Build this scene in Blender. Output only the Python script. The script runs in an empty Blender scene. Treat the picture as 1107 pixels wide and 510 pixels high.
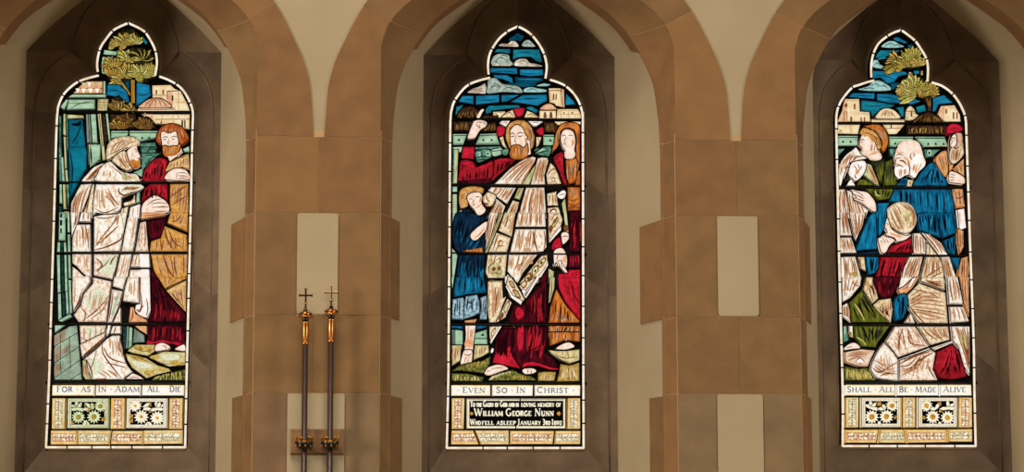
import bpy, bmesh, math, random
from mathutils import Vector
rnd = random.Random(7)
C = bpy.context.scene.collection
PI = math.pi

# ------------------------------------------------------------------ camera
F_PX, YAW, PITCH, ROLL = 2435.9, 0.06215, 0.13688, -0.00185
Z0 = 2.0                                   # height of the window sills above the floor
CAM = Vector((-0.59325, -8.5, Z0 - 0.39586))
DG = 0.6685                                # depth of the glass behind the wall face
cy_, sy_, cp_, sp_ = math.cos(YAW), math.sin(YAW), math.cos(PITCH), math.sin(PITCH)
FW = Vector((sy_*cp_, cy_*cp_, sp_))
R0 = Vector((cy_, -sy_, 0)); U0 = R0.cross(FW)
cr_, sr_ = math.cos(ROLL), math.sin(ROLL)
RT = R0*cr_ + U0*sr_; UP = -R0*sr_ + U0*cr_

def at(px, py, Y=0.0):
    "point of the place that the photo shows at a pixel, on the upright plane at depth Y"
    d = FW + RT*((px-553.5)/F_PX) - UP*((py-255.0)/F_PX)
    t = (Y - CAM.y)/d.y
    return CAM + d*t

cam = bpy.data.cameras.new('camera'); co = bpy.data.objects.new('camera', cam); C.objects.link(co)
cam.sensor_width = 36.0; cam.lens = 36.0*F_PX/1107.0
from mathutils import Matrix
M3 = Matrix((RT, UP, -FW)).transposed()
co.matrix_world = Matrix.Translation(CAM) @ M3.to_4x4()
bpy.context.scene.camera = co

# ------------------------------------------------------------------ materials
def lin(h):
    h = h.lstrip('#'); out = []
    for i in (0, 2, 4):
        c = int(h[i:i+2], 16)/255.0
        out.append(c/12.92 if c <= .04045 else ((c+.055)/1.055)**2.4)
    return tuple(out) + (1.0,)

def new_mat(name):
    m = bpy.data.materials.new(name); m.use_nodes = True
    nt = m.node_tree; nt.nodes.clear()
    return m, nt, nt.nodes.new('ShaderNodeOutputMaterial')

GL = {}
def glass(key, c1, c2, scale=45, lo=.38, hi=.66, stretch=(1, 1, 1), c3=None):
    "backlit painted glass: two tones of the glass itself mottled together"
    m, nt, out = new_mat('glass_' + key)
    n = nt.nodes
    em = n.new('ShaderNodeEmission'); tc = n.new('ShaderNodeTexCoord')
    mp = n.new('ShaderNodeMapping'); mp.inputs['Scale'].default_value = stretch
    no = n.new('ShaderNodeTexNoise'); no.inputs['Scale'].default_value = scale
    no.inputs['Detail'].default_value = 3.0; no.inputs['Roughness'].default_value = .65
    cr = n.new('ShaderNodeValToRGB')
    cr.color_ramp.elements[0].position = lo; cr.color_ramp.elements[0].color = lin(c1)
    cr.color_ramp.elements[1].position = hi; cr.color_ramp.elements[1].color = lin(c2)
    if c3:
        e = cr.color_ramp.elements.new(min(.98, hi+.10)); e.color = lin(c3)
    nt.links.new(tc.outputs['Object'], mp.inputs['Vector']); nt.links.new(mp.outputs[0], no.inputs['Vector'])
    nt.links.new(no.outputs['Fac'], cr.inputs['Fac'])
    # the painter's brown matting, rubbed on thickest near the leads
    dk = lin(c3 or c2); lum = max(dk[:3])
    k = (.62, .47, .36) if lum > .55 else (.42, .36, .34)
    at_ = n.new('ShaderNodeAttribute'); at_.attribute_name = 'matting'
    n2 = n.new('ShaderNodeTexNoise'); n2.inputs['Scale'].default_value = 130; n2.inputs['Detail'].default_value = 2
    nt.links.new(tc.outputs['Object'], n2.inputs['Vector'])
    ma = n.new('ShaderNodeMath'); ma.operation = 'MULTIPLY_ADD'; ma.inputs[1].default_value = 1.3; ma.inputs[2].default_value = .25
    nt.links.new(n2.outputs['Fac'], ma.inputs[0])
    mu = n.new('ShaderNodeMath'); mu.operation = 'MULTIPLY'; mu.use_clamp = True
    nt.links.new(ma.outputs[0], mu.inputs[0]); nt.links.new(at_.outputs['Fac'], mu.inputs[1])
    mx = n.new('ShaderNodeMixRGB'); mx.inputs['Color2'].default_value = (dk[0]*k[0], dk[1]*k[1], dk[2]*k[2], 1)
    nt.links.new(mu.outputs[0], mx.inputs['Fac']); nt.links.new(cr.outputs[0], mx.inputs['Color1'])
    nt.links.new(mx.outputs[0], em.inputs['Color'])
    nt.links.new(em.outputs[0], out.inputs['Surface'])
    GL[key] = m
    return m

V3 = (1, 1, .3)         # streaks that run down the glass
Hh = (.35, 1, 1)        # streaks that run across it
for row in (
 ('WB', 'fff3de', 'edcda2', 22, .42, .68), ('W', 'fff8ea', 'e6c29c', 85, .47, .64, (1, 1, .6), 'bd8a60'), ('WP', 'fffaf4', 'f6dcc4', 40, .45, .7),
 ('WM', 'fdeedb', 'd9ac86', 90, .45, .62, (1, 1, .7), 'b37a54'), ('WS', 'fff6e4', 'deb080', 85, .48, .64, V3, 'b07848'), ('PK', 'f3cfb4', 'c98f6c', 55),
 ('CR', 'efe0b4', 'c9985a', 80, .44, .66, (1, 1, .6), '9a6a38'), ('CW', 'faecca', 'd0a26c', 90, .42, .64, (1, 1, .7), '93602f'), ('CG', 'd3cf9a', 'a39a5e', 50, .4, .66, V3),
 ('GN', 'b9d6b2', '7fa98a', 40, .36, .7, Hh), ('GM', '6f9e86', '2f5f50', 55), ('GD', '234a40', '0e201c', 60), ('GG', '9ba694', '55625a', 30, .36, .7, V3),
 ('TE', '117a90', '083e50', 14, .35, .7), ('SB', '2089b0', '0e5a78', 45, .34, .7, Hh), ('ST', '1f8c9c', '0c5568', 45, .34, .7, Hh), ('SD', '0f566e', '062c3c', 45, .34, .7, Hh),
 ('LF', 'bfae50', '80702a', 60), ('LO', 'd2aa50', '96702c', 60), ('LY', 'd8cf7e', 'a3913e', 60), ('LD', '2e2a16', '0e0b06', 70), ('LB', '936c34', '553716', 60), ('BD', '4c3120', '1e110b', 110, .36, .68),
 ('GO', 'd0a646', '8f6420', 40, .36, .7, V3), ('BU', 'f7e8bc', 'ecc997', 40), ('BP', 'ecc29a', 'd3946a', 40),
 ('SK', 'fdebdb', 'efc09c', 45, .44, .74), ('SO', 'efb98a', 'd68c58', 40), ('SH', 'e6bfa0', 'b47a58', 70),
 ('RH', 'cc6a30', '8a3612', 70, .36, .68, V3), ('BE', 'e09140', 'a6551e', 80, .36, .68, V3), ('HG', 'e3ad62', 'b06828', 80, .38, .68),
 ('RD', 'b4202a', '74121a', 60, .36, .66), ('RB', 'd5253a', 'a51424', 45, .36, .7), ('RK', '5c101c', '24080e', 60, .36, .66, V3),
 ('GR', 'e9b05e', 'bd7a2c', 70, .38, .66), ('GL', 'efca8c', 'd09a50', 70), ('OR', 'dc8234', '98450f', 60, .38, .66, V3), ('OP', 'eab27a', 'cf8442', 60),
 ('OL', '7c7c26', '3c4214', 60, .38, .66, V3), ('OD', '353a26', '171a0e', 60), ('BL', '17739a', '0a3e58', 60, .38, .64, V3), ('BT', '1a88b0', '0d5c80', 45, .38, .68, V3), ('BN', '14324a', '081420', 60, .38, .66, V3), ('LB2', 'b4d0d8', '5f8494', 90, .40, .62),
 ('CL', 'bfc9b8', '86998e', 60), ('CP', 'dfd8c6', 'b39f8c', 60), ('CT', 'b4d8ce', '7fb3ae', 50),
 ('GE', 'e3dcaa', 'c4ac66', 55, .4, .64), ('GY', 'd6b65e', '8f6a28', 80, .38, .64), ('GS', '8d8840', '3c3a18', 90, .4, .62), ('GP', 'f6e2c8', 'd9a986', 55),
 ('BK1', 'a9bfa4', '86957e', 30), ('BK2', 'ab9a82', '857058', 30), ('YB', 'f9e4a4', 'ecba62', 35), ('OY', 'f9df92', 'efb860', 40), ('OB', 'e2b890', 'b07650', 90), ('OG', 'dcd6ae', 'a89a68', 90), ('DB', 'fff8e2', 'f1e3bc', 60), ('DG', 'e9edc4', 'c3c88c', 60), ('DC', 'dca63e', 'a8701c', 60), ('DM', '9aa050', '6c7430', 60),
 ('TX', 'fffdf6', 'fff3da', 14), ('INK', '8b868a', '6a6668', 40), ('INP', 'efc39a', 'dda878', 40),
 ('bk', '0b0706', '0b0706', 5), ('br', '8e5330', '68371c', 90), ('bl', 'd3a37c', 'b8845a', 90), ('PG', 'ecebd2', 'cbd0a8', 90), ('dr', '2c070c', '1c0408', 60), ('dg', '16261e', '0e1813', 60), ('nv', '07121e', '040a12', 60)):
    glass(*row)

def solid(name, col, rough=.5, metal=0.0, col2=None, scale=30, bump=0.0, stretch=(1, 1, 1), bscale=None, spec=.4):
    m, nt, out = new_mat(name); n = nt.nodes
    b = n.new('ShaderNodeBsdfPrincipled'); b.inputs['Roughness'].default_value = rough; b.inputs['Metallic'].default_value = metal
    b.inputs['Specular IOR Level'].default_value = spec
    b.inputs['Base Color'].default_value = lin(col)
    tc = n.new('ShaderNodeTexCoord'); mp = n.new('ShaderNodeMapping'); mp.inputs['Scale'].default_value = stretch
    nt.links.new(tc.outputs['Object'], mp.inputs['Vector'])
    if col2:
        no = n.new('ShaderNodeTexNoise'); no.inputs['Scale'].default_value = scale; no.inputs['Detail'].default_value = 5
        cr = n.new('ShaderNodeValToRGB'); cr.color_ramp.elements[0].position = .32; cr.color_ramp.elements[1].position = .7
        cr.color_ramp.elements[0].color = lin(col); cr.color_ramp.elements[1].color = lin(col2)
        nt.links.new(mp.outputs[0], no.inputs['Vector']); nt.links.new(no.outputs['Fac'], cr.inputs['Fac'])
        nt.links.new(cr.outputs[0], b.inputs['Base Color'])
    if bump:
        nb = n.new('ShaderNodeTexNoise'); nb.inputs['Scale'].default_value = bscale or scale*4; nb.inputs['Detail'].default_value = 6
        bp = n.new('ShaderNodeBump'); bp.inputs['Strength'].default_value = bump; bp.inputs['Distance'].default_value = .004
        nt.links.new(mp.outputs[0], nb.inputs['Vector']); nt.links.new(nb.outputs['Fac'], bp.inputs['Height']); nt.links.new(bp.outputs[0], b.inputs['Normal'])
    nt.links.new(b.outputs[0], out.inputs['Surface'])
    return m

# ------------------------------------------------------------------ objects
def tag(o, label=None, cat=None, group=None, kind=None):
    for k, v in (('label', label), ('category', cat), ('group', group), ('kind', kind)):
        if v: o[k] = v
    return o

def empty(name, loc):
    o = bpy.data.objects.new(name, None); C.objects.link(o); o.location = loc; o.empty_display_size = .05
    return o

class MB:
    def __init__(s): s.v = []; s.f = []; s.m = []; s.mats = []; s.smooth = []; s.rim = None
    def mi(s, mat):
        if mat not in s.mats: s.mats.append(mat)
        return s.mats.index(mat)
    def add(s, verts, faces, mat, smooth=False, rim=None):
        k = len(s.v)
        if s.rim is not None: s.rim += rim or [0.0]*len(verts)
        s.v += [tuple(v) for v in verts]; i = s.mi(mat)
        for f in faces: s.f.append([k+j for j in f]); s.m.append(i); s.smooth.append(smooth)
    def box(s, a, b, mat, bev=0.0):
        (x0, y0, z0), (x1, y1, z1) = a, b
        if bev:
            bm = bmesh.new(); bmesh.ops.create_cube(bm, size=1)
            for v in bm.verts: v.co = Vector(((x0+x1)/2+v.co.x*(x1-x0), (y0+y1)/2+v.co.y*(y1-y0), (z0+z1)/2+v.co.z*(z1-z0)))
            bmesh.ops.bevel(bm, geom=bm.edges[:], offset=bev, segments=2, affect='EDGES', profile=.5)
            bm.verts.index_update(); s.add([v.co[:] for v in bm.verts], [[v.index for v in f.verts] for f in bm.faces], mat); bm.free(); return
        v = [(x, y, z) for x in (x0, x1) for y in (y0, y1) for z in (z0, z1)]
        s.add(v, [(0,1,3,2), (4,6,7,5), (0,4,5,1), (2,3,7,6), (0,2,6,4), (1,5,7,3)], mat)
    def prism(s, pts, y0, y1, mat, smooth=False):
        "outline (x,z) pushed from y0 (front) back to y1"
        n = len(pts)
        v = [(p[0], y0, p[1]) for p in pts] + [(p[0], y1, p[1]) for p in pts]
        f = [list(range(n))] + [[i, (i+1) % n, n+(i+1) % n, n+i] for i in range(n)] + [list(range(2*n-1, n-1, -1))]
        s.add(v, f, mat)
    def lathe(s, prof, cx, cy, mat, n=20, caps=True):
        "profile (r,z) spun about the upright line through cx,cy"
        v = []; f = []
        for r, z in prof:
            for k in range(n):
                a = 2*PI*k/n; v.append((cx+r*math.cos(a), cy+r*math.sin(a), z))
        for i in range(len(prof)-1):
            for k in range(n):
                f.append([i*n+k, i*n+(k+1) % n, (i+1)*n+(k+1) % n, (i+1)*n+k])
        if caps: f.append(list(range(n))[::-1]); f.append([(len(prof)-1)*n+k for k in range(n)])
        s.add(v, f, mat, True)
    def tube(s, pts, r, mat, n=10):
        v = []; f = []
        P = [Vector(p) for p in pts]
        for i, p in enumerate(P):
            d = (P[min(i+1, len(P)-1)]-P[max(i-1, 0)]).normalized()
            a = Vector((0, 1, 0)) if abs(d.y) < .9 else Vector((1, 0, 0))
            u = d.cross(a).normalized(); w = d.cross(u)
            rr = r[i] if isinstance(r, (list, tuple)) else r
            for k in range(n):
                t = 2*PI*k/n; v.append(p+u*(rr*math.cos(t))+w*(rr*math.sin(t)))
        for i in range(len(P)-1):
            for k in range(n): f.append([i*n+k, i*n+(k+1) % n, (i+1)*n+(k+1) % n, (i+1)*n+k])
        f.append(list(range(n))[::-1]); f.append([(len(P)-1)*n+k for k in range(n)])
        s.add(v, f, mat, True)
    def build(s, name, parent=None, label=None, loc=None):
        me = bpy.data.meshes.new(name)
        me.from_pydata(s.v, [], s.f)
        for m in s.mats: me.materials.append(m)
        me.polygons.foreach_set('material_index', s.m); me.polygons.foreach_set('use_smooth', s.smooth)
        if s.rim is not None:
            at_ = me.attributes.new('matting', 'FLOAT', 'POINT'); at_.data.foreach_set('value', s.rim)
        me.update()
        bm = bmesh.new(); bm.from_mesh(me); bmesh.ops.recalc_face_normals(bm, faces=bm.faces[:]); bm.to_mesh(me); bm.free()
        o = bpy.data.objects.new(name, me); C.objects.link(o)
        if parent: o.parent = parent
        if loc: o.location = loc
        if label: o['label'] = label
        return o

def spline(pts, closed=False, k=6):
    n = len(pts); out = []
    rng = range(n if closed else n-1)
    for i in rng:
        g = lambda j: pts[j % n] if closed else pts[max(0, min(n-1, j))]
        p0, p1, p2, p3 = g(i-1), g(i), g(i+1), g(i+2)
        for q in range(k):
            t = q/k; t2 = t*t; t3 = t2*t
            out.append(tuple(.5*((2*p1[a]) + (-p0[a]+p2[a])*t + (2*p0[a]-5*p1[a]+4*p2[a]-p3[a])*t2 + (-p0[a]+3*p1[a]-3*p2[a]+p3[a])*t3) for a in (0, 1)))
    if not closed: out.append(tuple(pts[-1]))
    return out

def strip(pts, w, taper=False):
    "outline of a line of width w along pts"
    n = len(pts); L = []; Rr = []
    for i in range(n):
        a = pts[max(0, i-1)]; b = pts[min(n-1, i+1)]
        dx, dy = b[0]-a[0], b[1]-a[1]; l = math.hypot(dx, dy) or 1
        ww = w/2*(.25+.75*math.sin(PI*(i+.35)/(n-.3)) if taper else 1)
        L.append((pts[i][0]-dy/l*ww, pts[i][1]+dx/l*ww)); Rr.append((pts[i][0]+dy/l*ww, pts[i][1]-dx/l*ww))
    return L, Rr

def offset(P, d):
    "closed outline pushed outwards by d"
    n = len(P); A = sum(P[i][0]*P[(i+1) % n][1]-P[(i+1) % n][0]*P[i][1] for i in range(n)); s = 1 if A > 0 else -1
    o = []
    for i in range(n):
        a, b, c = P[i-1], P[i], P[(i+1) % n]
        n1 = (b[1]-a[1], a[0]-b[0]); n2 = (c[1]-b[1], b[0]-c[0])
        l1 = math.hypot(*n1) or 1; l2 = math.hypot(*n2) or 1
        nx, ny = n1[0]/l1+n2[0]/l2, n1[1]/l1+n2[1]/l2; l = math.hypot(nx, ny) or 1
        k = min(1.5, 2/l) if l > .1 else 1
        o.append((b[0]+s*nx/l*d*k, b[1]+s*ny/l*d*k))
    return o

# ------------------------------------------------------------------ lettering: thick (1) and thin (0) strokes on a unit cap height
def arc(cx, cy, rx, ry, a0, a1, n=9):
    return [(cx+rx*math.cos(math.radians(a0+(a1-a0)*i/n)), cy+ry*math.sin(math.radians(a0+(a1-a0)*i/n))) for i in range(n+1)]
LET = {
 'A': (.74, [(0, [(.05, 0), (.36, 1)]), (1, [(.36, 1), (.66, 0)]), (0, [(.16, .36), (.54, .36)]), (2, .05, 0), (2, .66, 0)]),
 'B': (.62, [(1, [(.14, 0), (.14, 1)]), (1, arc(.26, .76, .24, .23, 90, -90)), (1, arc(.28, .27, .28, .26, 90, -90)), (0, [(.04, .99), (.28, .99)]), (0, [(.14, .52), (.3, .52)]), (0, [(.04, .01), (.3, .01)])]),
 'C': (.72, [(1, arc(.42, .5, .34, .48, 55, 305)), (0, [(.62, .88), (.64, .68)])]),
 'D': (.72, [(1, [(.14, 0), (.14, 1)]), (1, arc(.28, .5, .36, .49, 90, -90)), (0, [(.04, .99), (.3, .99)]), (0, [(.04, .01), (.3, .01)])]),
 'E': (.58, [(1, [(.14, 0), (.14, 1)]), (0, [(.04, .98), (.52, .98)]), (0, [(.14, .52), (.42, .52)]), (0, [(.04, .02), (.54, .02)]), (0, [(.52, .98), (.52, .8)]), (0, [(.54, .02), (.56, .22)])]),
 'F': (.56, [(1, [(.14, 0), (.14, 1)]), (0, [(.04, .98), (.52, .98)]), (0, [(.14, .52), (.42, .52)]), (0, [(.52, .98), (.52, .78)]), (2, .14, 0)]),
 'G': (.76, [(1, arc(.42, .5, .34, .48, 55, 300)), (1, [(.62, .06), (.62, .42)]), (0, [(.5, .42), (.72, .42)])]),
 'H': (.78, [(1, [(.14, 0), (.14, 1)]), (1, [(.64, 0), (.64, 1)]), (0, [(.14, .52), (.64, .52)]), (2, .14, 0), (2, .14, 1), (2, .64, 0), (2, .64, 1)]),
 'I': (.30, [(1, [(.15, 0), (.15, 1)]), (2, .15, 0), (2, .15, 1)]),
 'J': (.36, [(1, [(.22, 1), (.22, .05), (.02, -.2)]), (2, .22, 1)]),
 'L': (.56, [(1, [(.14, 0), (.14, 1)]), (0, [(.04, .02), (.52, .02)]), (0, [(.52, .02), (.55, .24)]), (2, .14, 1)]),
 'M': (.90, [(0, [(.1, 0), (.14, 1)]), (1, [(.14, 1), (.45, .08)]), (0, [(.45, .08), (.76, 1)]), (1, [(.76, 1), (.8, 0)]), (2, .1, 0), (2, .8, 0)]),
 'N': (.78, [(0, [(.12, 0), (.12, 1)]), (1, [(.12, 1), (.66, 0)]), (0, [(.66, 0), (.66, 1)]), (2, .12, 0), (2, .66, 1)]),
 'O': (.80, [(1, arc(.40, .5, .33, .48, 0, 360, 18))]),
 'P': (.60, [(1, [(.14, 0), (.14, 1)]), (1, arc(.26, .73, .27, .26, 90, -90)), (0, [(.04, .99), (.28, .99)]), (0, [(.14, .47), (.28, .47)]), (2, .14, 0)]),
 'R': (.68, [(1, [(.14, 0), (.14, 1)]), (1, arc(.26, .75, .25, .24, 90, -90)), (0, [(.04, .99), (.28, .99)]), (0, [(.14, .5), (.28, .5)]), (1, [(.30, .5), (.64, 0)]), (2, .14, 0)]),
 'S': (.56, [(1, [(.48, .82), (.40, .96), (.24, .98), (.12, .88), (.11, .70), (.24, .56), (.38, .45), (.48, .30), (.44, .10), (.28, .02), (.14, .05), (.07, .2)])]),
 'T': (.64, [(1, [(.32, 0), (.32, 1)]), (0, [(.04, .98), (.60, .98)]), (0, [(.04, .98), (.04, .8)]), (0, [(.60, .98), (.60, .8)]), (2, .32, 0)]),
 'U': (.76, [(1, [(.14, 1), (.14, .3), (.22, .07), (.38, .01), (.54, .07), (.62, .3)]), (0, [(.62, .3), (.62, 1)]), (2, .14, 1), (2, .62, 1)]),
 'V': (.72, [(1, [(.08, 1), (.37, 0)]), (0, [(.37, 0), (.66, 1)]), (2, .08, 1), (2, .66, 1)]),
 'W': (1.04, [(1, [(.08, 1), (.32, 0)]), (0, [(.32, 0), (.54, .9)]), (1, [(.50, 1), (.74, 0)]), (0, [(.74, 0), (.98, 1)]), (2, .08, 1), (2, .98, 1)]),
 'Y': (.68, [(1, [(.07, 1), (.34, .48)]), (0, [(.34, .48), (.61, 1)]), (1, [(.34, .48), (.34, 0)]), (2, .34, 0)]),
 '1': (.34, [(1, [(.18, 0), (.18, 1)]), (0, [(.18, 1), (.05, .85)]), (2, .18, 0)]),
 '2': (.56, [(1, [(.08, .78), (.2, .97), (.38, .95), (.46, .76), (.36, .5), (.08, .03)]), (1, [(.08, .03), (.5, .03)])]),
 '3': (.54, [(1, [(.08, .9), (.26, .98), (.42, .86), (.40, .64), (.22, .53)]), (1, [(.22, .53), (.44, .44), (.48, .2), (.32, .02), (.08, .06)])]),
 '8': (.56, [(1, arc(.28, .75, .18, .23, 0, 360, 12)), (1, arc(.28, .27, .23, .26, 0, 360, 12))]),
 '9': (.56, [(1, arc(.28, .68, .21, .3, 0, 360, 12)), (1, [(.49, .68), (.44, .3), (.2, 0)])]),
}
# ------------------------------------------------------------------ the leaded panels
S_ = 6.669
class Panel:
    "a leaded light drawn piece by piece; pieces are read from the photo and stand on the plane of the glass"
    def __init__(s, ox, origin):
        s.ox = ox; s.oy = 0; s.o = origin; s.mb = {}; s.order = []; s.lab = {}; s.k = 0; s.cur = None
    def px(s, p): return (s.ox + p[0]/S_, s.oy + p[1]/S_)
    def w(s, q, y):
        v = at(q[0], q[1], DG) - s.o
        return (v.x, y, v.z)
    def part(s, spec):
        "P name|label, P name#2 for another of the same name, P name/sub for a piece of a part"
        nm, _, lb = spec.partition('|'); s.cur = nm.strip()
        if s.cur not in s.mb: s.mb[s.cur] = MB(); s.mb[s.cur].rim = []; s.order.append(s.cur)
        if lb: s.lab[s.cur] = lb.strip()
    def poly(s, mat, pts, thick=True, raw=False, ol=True, rub=1.0):
        "closed outline in crop units -> a piece of glass (or a flat touch of paint)"
        q = pts if raw else [s.px(p) for p in pts]
        clean = [q[0]]
        for p in q[1:]:
            if math.hypot(p[0]-clean[-1][0], p[1]-clean[-1][1]) > .02: clean.append(p)
        if len(clean) > 2 and math.hypot(clean[0][0]-clean[-1][0], clean[0][1]-clean[-1][1]) <= .02: clean.pop()
        if len(clean) < 3: return
        s.k += 1; y = -.0030 - .00002*s.k; n = len(clean)
        m = s.mb[s.cur]; M = GL[mat]
        if not thick:
            m.add([s.w(p, y) for p in clean], [list(range(n))], M); return
        A = abs(sum(clean[i-1][0]*clean[i][1]-clean[i][0]*clean[i-1][1] for i in range(n)))/2
        Pm = sum(math.dist(clean[i-1], clean[i]) for i in range(n)) or 1
        th = 2*A/Pm
        if mat in ('TX', 'SK', 'WP'): rub *= .35 if mat == 'TX' else .7
        # subdivide long edges so that the rubbed edge follows the outline, then an inner ring
        fine = []
        for i in range(n):
            a, b = clean[i], clean[(i+1) % n]; q_ = max(1, int(math.dist(a, b)/4))
            fine += [(a[0]+(b[0]-a[0])*t/q_, a[1]+(b[1]-a[1])*t/q_) for t in range(q_)]
        N = len(fine); inn = offset(fine, -min(2.6, .33*th))
        v = [s.w(p, y) for p in inn] + [s.w(p, y) for p in fine] + [s.w(p, -.001) for p in fine]
        f = [list(range(N))] + [[i, (i+1) % N, N+(i+1) % N, N+i] for i in range(N)] + [[N+i, N+(i+1) % N, 2*N+(i+1) % N, 2*N+i] for i in range(N)]
        m.add(v, f, M, rim=[0.0]*N+[.62*rub]*N+[.62*rub]*N)
        if ol:
            w = min(1.0, .26*th); runs = [[]]
            cb = lambda p: (lambda yy: yy <= 3 or yy >= 500)((p[1]-s.oy)*S_)
            for i in range(n):
                a, b = clean[i], clean[(i+1) % n]
                if cb(a) and cb(b) and abs(a[1]-b[1]) < 2: runs.append([]); continue
                if not runs[-1]: runs[-1].append(a)
                runs[-1].append(b)
            if len(runs) == 1: runs[0].append(runs[0][1])
            for r in runs:
                if len(r) > 1: s.band('bk', r, w, raw=True)
    def band(s, mat, pts, w, taper=False, raw=False):
        q = pts if raw else [s.px(p) for p in pts]
        L, Rr = strip(q, w, taper); n = len(q)
        s.k += 1; y = -.0030 - .00002*s.k
        m = s.mb[s.cur]
        m.add([s.w(p, y) for p in L]+[s.w(p, y) for p in Rr], [[i, i+1, n+i+1, n+i] for i in range(n-1)], GL[mat])
    def leaf(s, mat, cx, cy, a, ln, wd, vein='bk'):
        ca, sa = math.cos(a), -math.sin(a)
        prof = [(0, .05), (.25, .36), (.5, .5), (.75, .38), (1, 0)]
        P = [(t*ln*1.08, h*wd*1.32) for t, h in prof] + [(t*ln*1.08, -h*wd*1.32) for t, h in prof[-2::-1]]
        s.poly('bk', [(cx+x*ca-y*sa, cy+x*sa+y*ca) for x, y in P], thick=False)
        P = [(t*ln, h*wd) for t, h in prof] + [(t*ln, -h*wd) for t, h in prof[-2::-1]]
        s.poly(mat, [(cx+x*ca-y*sa, cy+x*sa+y*ca) for x, y in P], thick=False)
        if vein: s.band(vein, [(cx+ca*ln*.05, cy+sa*ln*.05), (cx+ca*ln*.7, cy+sa*ln*.7)], .38)
    def text(s, mat, txt, x, y, h, width=None, thick=.2, thin=.1, raise_=None):
        "capitals on the line y from x on, fitted to a width; | sets a small raised or lower-case size"
        items = []; tot = 0; sc = 1.0
        for ch in txt:
            if ch == '[': sc = .84 if mat == 'INK' else .66; continue
            if ch == ']': sc = 1.0; continue
            if ch == ' ': tot += .30; continue
            if ch == '*': items.append((ch, tot, sc)); tot += .34; continue
            items.append((ch, tot, sc)); tot += (LET[ch][0]+.07)*sc
        kx = (width/tot) if width else h
        for ch, t0, sc in items:
            if ch == '*':
                cx, cy = x+(t0+.17)*kx, y-h*.45
                s.poly('INP', [(cx+h*.2*math.cos(a*PI/4)*(1 if a % 2 else .55), cy+h*.2*math.sin(a*PI/4)*(1 if a % 2 else .55)) for a in range(8)], False); continue
            for st in LET[ch][1]:
                if st[0] == 2: pts = [(st[1]-.11, st[2]*.98+.01), (st[1]+.11, st[2]*.98+.01)]; ww = thin
                else: pts = st[1]; ww = thick if st[0] else thin
                s.band(mat, [(x+(t0+px*sc)*kx, y-py*sc*h) for px, py in pts], ww*h*(.8+.2*sc)/S_)
    def quad(s, q, u, v):
        a = [(q[0][i]*(1-u)+q[1][i]*u)*(1-v)+(q[3][i]*(1-u)+q[2][i]*u)*v for i in (0, 1)]
        return tuple(a)
    def orn(s, edge, core, q, along, n):
        "strip of ornament: coloured edges, a mottled core and a running scroll of small pale leaves"
        Q = lambda u, v: s.quad(q, *((v, u) if along == 'v' else (u, v)))
        s.poly(edge, [Q(0, 0), Q(1, 0), Q(1, 1), Q(0, 1)])
        s.poly(core, [Q(.04, .24), Q(.96, .24), Q(.96, .78), Q(.04, .78)], False)
        s.band('bl', [Q(.04, .22), Q(.96, .22)], .6); s.band('bl', [Q(.04, .79), Q(.96, .79)], .6)
        N = n*2
        wob = [Q(.05+.9*i/(N*4), .5+.17*math.sin(PI*i/2)) for i in range(N*4+1)]
        s.band('br', wob, .55)
        for i in range(N):
            d = .9/N*.5; c = .05+.9*(i+.5)/N + rnd.uniform(-.5, .5)*d
            for sg in (1, -1):
                a = rnd.uniform(.5, 1.35); b = rnd.uniform(.02, .1)
                s.poly('DB', [Q(c-d*a, .5+sg*b), Q(c-d*.1, .5+sg*(b+.17*a)), Q(c+d*.8*a, .5+sg*(b+.1*a)), Q(c+d*.2, .5+sg*b*.6)], False)
            for k in range(2):
                u0, v0 = c+rnd.uniform(-1, 1)*d, rnd.uniform(.26, .74)
                s.band('br' if k else 'bl', [Q(u0-d*.4, v0), Q(u0+d*.4, v0+rnd.uniform(-.08, .08))], rnd.uniform(.4, .8))
    def daisies(s, q, petal, core, flowers, leaves, gold):
        Q = lambda u, v: s.quad(q, u, v)
        s.poly(petal, [Q(0, 0), Q(1, 0), Q(1, 1), Q(0, 1)])
        s.poly('br', [Q(.055, .075), Q(.945, .075), Q(.945, .925), Q(.055, .925)], False)
        s.poly(petal, [Q(.065, .085), Q(.935, .085), Q(.935, .915), Q(.065, .915)], False)
        s.poly('bk', [Q(.095, .12), Q(.905, .12), Q(.905, .88), Q(.095, .88)], False)
        def pet(mat, u, v, a, ln, wd, r0=0):
            ca, sa = math.cos(a), math.sin(a); asp = 1.3
            P = [(r0, -wd*.35), (ln*.6, -wd*.5), (ln, 0), (ln*.6, wd*.5), (r0, wd*.35)]
            s.poly(mat, [Q(max(.08, min(.92, u+(x*ca-y*sa))), max(.1, min(.9, v+(x*sa+y*ca)*asp))) for x, y in P], False)
        for u, v in gold:
            s.poly('DC', [Q(u+.07*math.cos(k*PI/4)*(1 if k % 2 else .6), v+.09*math.sin(k*PI/4)*(1 if k % 2 else .6)) for k in range(8)], False)
            s.band('br', [Q(u-.04, v-.05), Q(u+.04, v+.05)], .5)
        for u, v, r in flowers:
            r *= 1.06
            s.poly('bk', [Q(max(.095, min(.905, u+r*1.08*math.cos(k*PI/8))), max(.12, min(.88, v+r*1.08*1.3*math.sin(k*PI/8)))) for k in range(16)], False)
            for k in range(13): pet(petal, u, v, 2*PI*k/13+.1, r, r*.34, .02)
            s.poly(core, [Q(u+r*.38*math.cos(k*PI/6), v+r*.38*1.3*math.sin(k*PI/6)) for k in range(12)], False)
            s.poly('DC', [Q(u+r*.22*math.cos(k*PI/4), v+r*.22*1.3*math.sin(k*PI/4)) for k in range(8)], False)
        for u, v, a, ln in leaves:
            pet('bk', u, v, math.radians(a), ln*1.1, .125); pet(petal, u, v, math.radians(a), ln, .085)
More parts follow.
